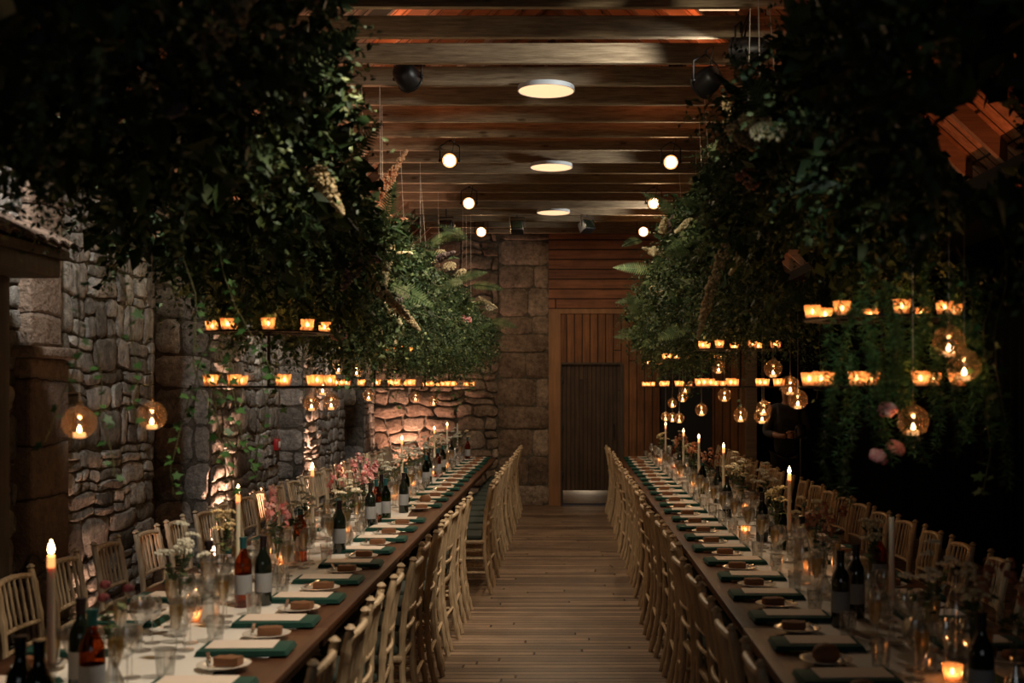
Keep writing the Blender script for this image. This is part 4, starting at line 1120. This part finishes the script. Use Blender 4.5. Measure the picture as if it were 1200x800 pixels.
def surf(side, px, py, yu, m_=1.12):
    for y in np.arange(3.2, 17.5, .1):
        p = at(px, py, float(y)); c_, z_, a_, b_ = [float(q[0]) for q in body_at(side, np.array([float(y)]))]
        if ((p.x - c_) / (a_ * m_)) ** 2 + ((p.z - z_) / (b_ * m_)) ** 2 < 1: return p
    return at(px, py, yu)
for side in ('left', 'right'):
    yA, yB_ = (2.6, 17.0) if side == 'left' else (2.6, 15.0)
    cx0, cz0, _, _ = body_at(side, np.array([9.0]))
    T0 = Vector((float(cx0[0]), S(9), 0))
    root = thing('hanging_garland', (0, 0, 0), 'long dense cloud of mixed greenery hanging above the %s table row' % side, 'hanging greenery')
    ly = yB_ - yA
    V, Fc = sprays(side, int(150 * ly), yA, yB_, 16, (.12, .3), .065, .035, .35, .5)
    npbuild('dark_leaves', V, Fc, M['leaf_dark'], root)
    V, Fc = sprays(side, int(120 * ly), yA, yB_, 22, (.14, .34), .038, .022, .5, .12)
    npbuild('small_leaves', V, Fc, M['leaf_mid'], root)
    V, Fc = sprays(side, int(130 * ly), yA + 2.5, yB_, 46, (.16, .4), .028, .0045, .7, .1, 1.1)
    npbuild('feathery_sprays', V, Fc, M['leaf_fine'], root)
    # big broad leaves in the near dark end and the core
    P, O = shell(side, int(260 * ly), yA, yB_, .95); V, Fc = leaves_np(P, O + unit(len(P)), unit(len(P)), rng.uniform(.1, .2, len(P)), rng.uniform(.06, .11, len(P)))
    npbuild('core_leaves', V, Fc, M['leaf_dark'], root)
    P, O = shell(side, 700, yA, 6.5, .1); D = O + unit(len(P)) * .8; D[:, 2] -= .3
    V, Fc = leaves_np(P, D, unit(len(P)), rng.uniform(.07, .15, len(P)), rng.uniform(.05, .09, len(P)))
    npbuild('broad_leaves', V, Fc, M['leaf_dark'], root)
    P, O = shell(side, 900, 5.5, 14, .0); D = O + unit(len(P)) * .8; D[:, 2] -= .2
    V, Fc = leaves_np(P + O * .04, D, unit(len(P)), rng.uniform(.05, .09, len(P)), rng.uniform(.035, .06, len(P)))
    npbuild('pale_leaves', V, Fc, M['fern'], root)
    # rods and wires that carry it
    cxs, czs, aa, bb = body_at(side, np.linspace(yA + .2, yB_ - .3, 8))
    MB().path([(cxs[i], S(np.linspace(yA + .2, yB_ - .3, 8)[i]), czs[i] + .0) for i in range(8)], .015, 6).build('carrying_rod', M['iron'], root)
    rs = random.Random(5 if side == 'left' else 9)
    wires = ([(371, 8.0), (392, 8.0), (432, 9.5), (449, 10.0), (447, 9.2), (493, 12.5), (505, 13.0), (516, 14.0), (541, 15.5), (547, 15.9), (552, 16.3), (478, 11.5), (330, 6), (250, 4.6)] if side == 'left' else
             [(893, 6.9), (917, 6.6), (944, 6.0), (874, 7.5), (838, 9.5), (829, 10.3), (812, 12.0), (806, 13.2), (1010, 5), (1090, 4)])
    for px, yu in wires:
        x = at(px, 0, yu).x; a_, c_, ra, rb_ = [float(q[0]) for q in body_at(side, np.array([yu]))]
        x = min(max(x, a_ - ra * .8), a_ + ra * .8)
        jk = round((yu - 7.30) / .632) * .632 + 7.30
        MB().path([(x, S(yu), c_ + .1), (x + rs.uniform(-.12, .02), S(jk) + .025, ZB + .01)], .0032, 4).build('hanging_wire', M['wire'], root)
    # ferns, plumes, umbels
    fr = [(457, 262, 8.6, (.0, -.2, 1), .36, .085), (498, 292, 10.4, (.7, -.3, .5), .35, .06), (478, 300, 9.4, (.9, -.5, .05), .34, .05), (420, 268, 7.6, (-.3, -.3, 1), .3, .07), (400, 210, 6.2, (.4, -.4, .6), .3, .07),
          (530, 330, 12.2, (.8, -.3, .3), .36, .07), (570, 375, 15.0, (.8, -.4, -.1), .4, .08), (450, 330, 8.5, (.8, -.6, -.3), .35, .07), (330, 120, 5.0, (.5, -.3, .5), .35, .09)] if side == 'left' else \
         [(868, 240, 7.8, (-.7, -.3, .7), .3, .08), (800, 260, 10.6, (-.7, -.3, .6), .35, .07), (775, 320, 12.6, (-.9, -.3, .2), .4, .07), (765, 350, 13.6, (-.8, -.3, .0), .35, .06), (750, 395, 14.4, (-.9, -.3, .1), .35, .07),
          (845, 300, 8.6, (-.8, -.5, .1), .35, .08), (815, 380, 10, (-.7, -.5, -.2), .35, .08), (905, 150, 6.3, (-.4, -.4, .7), .3, .08)]
    for px, py, yu, d_, L_, W_ in fr:
        mb = MB(); frond(mb, surf(side, px, py, yu), d_, (0, -1, .5), L_, W_, .5); mb.build('fern_frond', M['fern'], root)
    if side == 'left':
        mb = MB(); plume(mb, at(432, 256, 7.3), (.32, -.05, .62), .5, .055, rs, 420, .010); mb.build('flower_spike', M['peach'], root)['label'] = 'tall peach coloured flower spike'
        mb = MB(); plume(mb, at(450, 256, 7.6), (.1, -.1, .7), .2, .05, rs, 160, .010); mb.build('flower_spike', M['peach'], root)
        mb = MB(); plume(mb, at(424, 250, 7.3), (-.1, -.1, .7), .2, .05, rs, 160, .010); mb.build('flower_spike', M['cream'], root)
        pl = [(430, 328, 7.6, (.6, -.3, -.45), .32, .05, 'straw'), (455, 350, 8.2, (.6, -.3, -.5), .28, .045, 'straw'), (455, 285, 8.6, (.0, -.4, -.9), .25, .05, 'cream'), (425, 300, 7.8, (-.3, -.5, -.6), .22, .06, 'mauve'),
              (560, 350, 14.6, (.8, -.2, -.3), .25, .035, 'cream'), (240, 60, 4.6, (.5, -.4, .4), .3, .06, 'straw'), (370, 200, 5.8, (.4, -.4, -.5), .25, .05, 'straw')]
        um = [(515, 298, 11.0, 'cream'), (505, 305, 10.8, 'cream'), (527, 312, 11.6, 'cream'), (470, 345, 8.8, 'mauve'), (540, 320, 12.4, 'cream'), (470, 262, 9.2, 'peach'), (575, 360, 15, 'whiteflower'), (545, 375, 13, 'pink'),
              (395, 390, 6.8, 'pink'), (205, 130, 4.4, 'mauve'), (60, 190, 3.8, 'mauve')]
    else:
        pl = [(856, 275, 7.8, (-.35, -.3, -.8), .45, .05, 'straw'), (838, 330, 8.4, (-.3, -.3, -.8), .35, .045, 'straw'), (785, 300, 11.8, (-.6, -.3, .2), .25, .035, 'cream'), (860, 150, 6.9, (-.2, -.3, .5), .22, .06, 'straw')]
        um = [(885, 142, 6.6, 'cream'), (868, 152, 6.8, 'cream'), (900, 155, 6.5, 'cream'), (876, 165, 6.8, 'straw'), (856, 168, 7.0, 'straw'), (815, 300, 9.8, 'mauve'), (770, 340, 13, 'cream'), (880, 210, 6.6, 'orange'), (1040, 480, 4.4, 'pink'), (1050, 525, 4.5, 'pink'), (1030, 535, 4.5, 'pink')]
    if side == 'left':
        pl += [(rs.uniform(420, 545), rs.uniform(300, 400), 8, (rs.uniform(-.3, .8), -.6, rs.uniform(-.6, .5)), .16, .03, rs.choice(('straw', 'mauve', 'cream'))) for _ in range(9)]
        fr2 = [(rs.uniform(400, 560), rs.uniform(270, 410)) for _ in range(16)]
    else:
        pl += [(rs.uniform(760, 880), rs.uniform(230, 400), 8, (rs.uniform(-.8, .3), -.6, rs.uniform(-.6, .5)), .16, .03, rs.choice(('straw', 'mauve', 'cream'))) for _ in range(7)]
        fr2 = [(rs.uniform(745, 880), rs.uniform(250, 410)) for _ in range(14)]
    for px, py in fr2:
        mb = MB(); frond(mb, surf(side, px, py, 9), (rs.uniform(-1, 1), -.6, rs.uniform(-.4, .8)), (0, -1, .5), rs.uniform(.2, .3), .05, .6); mb.build('fern_frond', M['leaf_mid'] if rs.random() < .5 else M['fern'], root)
    for px, py, yu, d_, L_, r_, mm in pl:
        mb = MB(); plume(mb, surf(side, px, py, yu), d_, L_, r_, rs, 260, .009); mb.build('flower_plume', M[mm], root)
    for px, py, yu, mm in um:
        mb = MB(); umbel(mb, surf(side, px, py, yu, 1.3) if py < 450 else at(px, py, yu), (rs.uniform(-.3, .3), -.6, .6), .06 if yu > 5 else .03, rs, 110, .009); mb.build('blossom', M[mm], root)
    # trailing ivy
    tr = [(110, 440, 4.4, .4), (225, 450, 5.1, .55), (250, 430, 5.0, .6), (275, 440, 5.3, .55), (300, 430, 5.6, .5), (215, 330, 4.6, .7), (320, 400, 6.0, .35), (290, 380, 5.5, .5),
          (130, 300, 4.2, .6), (455, 410, 9.5, .4), (520, 425, 12.5, .45), (548, 430, 13.8, .5), (560, 425, 14.6, .5), (440, 400, 8.6, .35), (470, 430, 10.5, .4), (400, 400, 7.2, .3), (535, 440, 14, .45), (250, 300, 5, .6), (90, 360, 4, .5)] if side == 'left' else \
         [(1120, 330, 4.2, .5), (1160, 300, 4.0, .6), (960, 380, 5.8, .4), (840, 420, 9.0, .3), (880, 420, 8.0, .35), (790, 430, 12.0, .35), (810, 425, 11, .35), (770, 425, 13.4, .3), (1180, 350, 4, .7), (920, 350, 6.4, .4)]
    for px, py, yu, ln in tr:
        mb, st = MB(), MB(); vine(mb, st, at(px, py, yu) + Vector((0, 0, .12)), ln + .12, rs)
        v_ = st.build('ivy_trail', M['stemm'], root); tag(mb.build('ivy_leaves', M['ivy'], v_), kind='stuff')
    if side == 'right':   # soft feathery fern trails in front, lit
        Ps = []; Ds = []
        for q in range(46):
            px, py = rs.uniform(985, 1150), rs.uniform(290, 420)
            p = at(px, py, rs.uniform(4.0, 5.0)); d = Vector((rs.uniform(-.3, .3), rs.uniform(-.3, .3), -1))
            for i in range(int(rs.uniform(30, 70))):
                d = (d + Vector((rs.uniform(-1, 1), rs.uniform(-1, 1), -.4)) * .12).normalized(); p = p + d * .009
                for e in range(5): Ps.append(tuple(p)); Ds.append((rs.uniform(-1, 1), rs.uniform(-1, 1), rs.uniform(-.8, .4)))
        Ps, Ds = np.array(Ps), np.array(Ds); V, Fc = leaves_np(Ps, Ds, unit(len(Ps)), rng.uniform(.015, .045, len(Ps)), rng.uniform(.003, .006, len(Ps)))
        npbuild('trailing_fern_sprays', V, Fc, M['ivy'], root)

# ------------------------------------------------------------------ vases and flowers on the tables
def p_vase(): return proto(MB().lathe([(0, 0), (.03, 0), (.036, .02), (.034, .06), (.016, .1), (.014, .13), (.018, .14), (.0165, .14), (.0125, .13), (.0145, .1), (.032, .06), (.034, .022), (0, .006)], n=16).build('bud_vase', M['clear']))
VS = p_vase()
def posy(seed, kind, lush, hgt=1.0):
    """stems rising from the vase neck with blossoms and leaves"""
    rs = random.Random(seed); t = thing('flower_posy'); st, bl, lf = MB(), MB(), MB()
    for i in range(lush):
        a = rs.uniform(0, 2 * PI); q = rs.uniform(.02, .1); h = rs.uniform(.12, .26) * hgt
        e = Vector((math.cos(a) * q, math.sin(a) * q, h + .06))
        st.path([(0, 0, -.1), (0, 0, 0), tuple(e * .5 + Vector((0, 0, .02))), tuple(e)], .0015, 4)
        if kind in ('pink', 'orange'):
            for k in range(9):
                u = Vector((rs.uniform(-1, 1), rs.uniform(-1, 1), rs.uniform(-.6, 1))).normalized(); c = e + u * .018 + Vector((0, 0, rs.uniform(-.03, .03)))
                bb = u.orthogonal().normalized() * .016; cc = u.cross(bb)
                bl.add([c - bb, c - cc, c + bb + u * .01, c + cc], [(0, 1, 2, 3)])
        elif kind == 'maroon': bl.ball(e, .02, 1, (1, 1, .8))
        else:
            umbel(bl, e, (rs.uniform(-.3, .3), rs.uniform(-.3, .3), 1), .03, rs, 26, .006)
        for k in range(4):
            c = e * rs.uniform(.3, .85); dd_ = Vector((rs.uniform(-1, 1), rs.uniform(-1, 1), rs.uniform(-.2, .8))).normalized()
            ivyleaf(lf, c, dd_, Vector((rs.uniform(-.4, .4), rs.uniform(-.4, .4), 1)), .035)
    st.build('stems', M['stemm'], t); bl.build('blossoms', M[kind], t, smooth=False, kind='stuff'); lf.build('leaves', M['leaf_mid'], t, smooth=False, kind='stuff')
    return proto(t)
POS = {'pink': posy(1, 'pink', 8, 1.1), 'whiteflower': posy(2, 'whiteflower', 9), 'orange': posy(3, 'orange', 6), 'cream': posy(4, 'cream', 8), 'maroon': posy(6, 'maroon', 3, .9)}
PN = {'pink': 'pale pink flowers', 'whiteflower': 'small white flowers', 'orange': 'orange flowers', 'cream': 'cream flowers', 'maroon': 'dark maroon blooms'}
vases = {'left': [(95, 3.9, 'maroon'), (210, 4.9, 'whiteflower'), (325, 6.1, 'pink'), (262, 5.9, 'cream'), (345, 6.8, 'whiteflower'), (395, 8.0, 'pink'), (408, 7.8, 'whiteflower'), (425, 8.5, 'pink'), (418, 9.3, 'pink'), (452, 9.9, 'whiteflower'), (462, 10.8, 'whiteflower'),
                  (478, 11.8, 'whiteflower'), (487, 12.2, 'whiteflower'), (495, 13.2, 'whiteflower'), (503, 13.6, 'cream'), (513, 14.6, 'whiteflower'), (520, 15.2, 'whiteflower'), (532, 16.2, 'whiteflower'), (540, 16.5, 'cream')],
         'right': [(1140, 4.0, 'cream'), (1085, 4.3, 'whiteflower'), (1020, 5.5, 'cream'), (965, 5.8, 'orange'), (955, 6.5, 'cream'), (910, 7.3, 'cream'), (898, 8.7, 'whiteflower'), (870, 9.3, 'cream'), (858, 10.2, 'whiteflower'), (832, 11, 'orange'), (808, 12.9, 'cream'), (815, 12.2, 'orange'),
                   (785, 15.0, 'whiteflower'), (795, 14.3, 'orange'), (776, 15.9, 'cream'), (1190, 3.9, 'orange')]}
for sd in ('left', 'right'):
    c_ = CLX if sd == 'left' else CRX; cn = {}
    for vi, (px, yu, kd) in enumerate(sorted(vases[sd], key=lambda a: a[1])):
        x = min(max(at(px, 0, yu).x, c_ - .32), c_ + .32); y = S(yu)
        for tx, ty in OCC:
            if math.hypot(tx - x, ty - y) < .09: x += .1 if x < c_ + .2 else -.17
        OCC.append((x, y)); cn[kd] = cn.get(kd, 0) + 1
        place(VS, (x, y, TT), label='clear glass bud vase on the %s table, %s from front' % (sd, nth(vi + 1)), cat='vase', group='bud vases on the %s table' % sd)
        place(POS[kd], (x, y, TT + .13), rr.uniform(0, 6), 'loose bunch of %s in vase on %s table, %s from front' % (PN[kd], sd, nth(cn[kd])), 'flowers', 'flowers on the %s table' % sd)

# ------------------------------------------------------------------ the waiter in the dark aisle
def skin(name, joints, edges, m, parent, sub=2):
    me = bpy.data.meshes.new(name); me.from_pydata([j[0] for j in joints], edges, []); me.update(); me.materials.append(m)
    o = bpy.data.objects.new(name, me); COL.objects.link(o)
    if parent: o.parent = parent
    md = o.modifiers.new('skin', 'SKIN'); md.use_smooth_shade = True
    for i, j in enumerate(joints):
        sv = me.skin_vertices[0].data[i]; r_ = j[1]; sv.radius = r_ if isinstance(r_, tuple) else (r_, r_)
    me.skin_vertices[0].data[0].use_root = True
    s_ = o.modifiers.new('sub', 'SUBSURF'); s_.levels = sub; s_.render_levels = sub
    return o
PX = at(922, 0, 15).x; P0 = Vector((PX, S(15.0), 0))
per = thing('person', P0, 'person in black waistcoat and grey shirt with hands clasped, standing behind right table', 'person')
# faces -y; x to the person's left is +x in frame
J = [((0, 0, .98), (.06, .05)), ((0, .0, 1.15), (.1, .07)), ((0, .0, 1.35), (.13, .08)), ((0, 0, 1.49), (.1, .065)), ((0, .0, 1.55), .055), ((0, -.01, 1.62), .055),
     ((0, -.02, 1.70), (.078, .095)), ((0, -.015, 1.79), (.07, .085)),
     ((-.19, 0, 1.47), .058), ((-.25, .0, 1.2), .045), ((-.12, -.2, 1.16), .033), ((-.05, -.25, 1.16), (.035, .022)),
     ((.19, 0, 1.47), .058), ((.25, .0, 1.2), .045), ((.12, -.2, 1.17), .033), ((.03, -.26, 1.18), (.035, .022)),
     ((-.1, 0, .88), .05), ((-.11, -.01, .5), .06), ((-.11, .02, .09), .04), ((-.11, -.14, .045), .035),
     ((.1, 0, .88), .05), ((.11, -.01, .5), .06), ((.11, .02, .09), .04), ((.11, -.14, .045), .035)]
Eg = [(0, 1), (1, 2), (2, 3), (3, 4), (4, 5), (5, 6), (6, 7), (3, 8), (8, 9), (9, 10), (10, 11), (3, 12), (12, 13), (13, 14), (14, 15), (0, 16), (16, 17), (17, 18), (18, 19), (0, 20), (20, 21), (21, 22), (22, 23)]
skin('body', J, Eg, M['skin'], per)
sh = [((0, 0, .9), (.17, .13)), ((0, 0, 1.15), (.158, .112)), ((0, 0, 1.35), (.183, .128)), ((0, 0, 1.5), (.13, .085)), ((-.19, 0, 1.475), .07), ((-.255, .0, 1.19), .056), ((-.16, -.14, 1.17), .044),
      ((.19, 0, 1.475), .07), ((.255, .0, 1.19), .056), ((.16, -.14, 1.175), .044)]
skin('shirt', sh, [(0, 1), (1, 2), (2, 3), (3, 4), (4, 5), (5, 6), (3, 7), (7, 8), (8, 9)], M['shirt'], per)
skin('waistcoat', [((0, 0, .86), (.185, .15)), ((0, 0, 1.15), (.165, .12)), ((0, -.004, 1.3), (.178, .135)), ((0, -.004, 1.42), (.15, .125))], [(0, 1), (1, 2), (2, 3)], M['blackcloth'], per)
skin('trousers', [((0, 0, 1.02), (.175, .14)), ((-.1, 0, .88), .11), ((-.11, -.01, .5), .08), ((-.11, .02, .1), .062), ((.1, 0, .88), .11), ((.11, -.01, .5), .08), ((.11, .02, .1), .062)],
     [(0, 1), (1, 2), (2, 3), (0, 4), (4, 5), (5, 6)], M['blackcloth'], per)
for s in (-1, 1):
    MB().bevelbox(s * .11 - .045, s * .11 + .045, -.2, .08, 0, .09, .03, 3).build('shoe', M['blackcloth'], per)
    MB().ball((s * .083, -.01, 1.73), .022, 1, (.4, .8, 1.3)).build('ear', M['skin'], per)
    MB().ball((s * .032, -.108, 1.745), .011, 1).build('eye', M['white'], per)
MB().ball((0, .015, 1.79), .098, 2, (.92, 1.08, .95)).build('hair', M['hair'], per)
MB().path([(0, -.108, 1.75), (0, -.128, 1.71), (0, -.118, 1.7)], [.008, .013, .01], 6).build('nose', M['skin'], per)
MB().ball((0, -.112, 1.665), .02, 1, (1.1, .35, .3)).build('mouth', M['skin'], per)
for s in (-1, 1):   # clasped fingers, each bent round the other hand
    hb = Vector((s * .04, -.262, 1.17))
    for k in range(4):
        z = .024 - k * .0165; L = (.9, 1, .95, .78)[k]
        pts = [hb + Vector((0, -.012, z)), hb + Vector((-s * .032 * L, -.032 - (.006 if s > 0 else 0), z)), hb + Vector((-s * .062 * L, -.028, z - .004)), hb + Vector((-s * .078 * L, -.01, z - .006))]
        MB().path(pts, [.0092, .0088, .008, .006], 7).build('finger', M['skin'], per)
    MB().path([hb + Vector((s * .012, 0, .026)), hb + Vector((-s * .01, -.028, .046)), hb + Vector((-s * .036, -.036, .05))], [.012, .0105, .008], 7).build('thumb', M['skin'], per)

for o in list(COL.objects):
    if '_used' in o:
        if o['_used'] == 0:
            for c in kids(o): bpy.data.objects.remove(c)
            bpy.data.objects.remove(o); continue
for o in COL.objects:
    if '_used' in o: del o['_used']
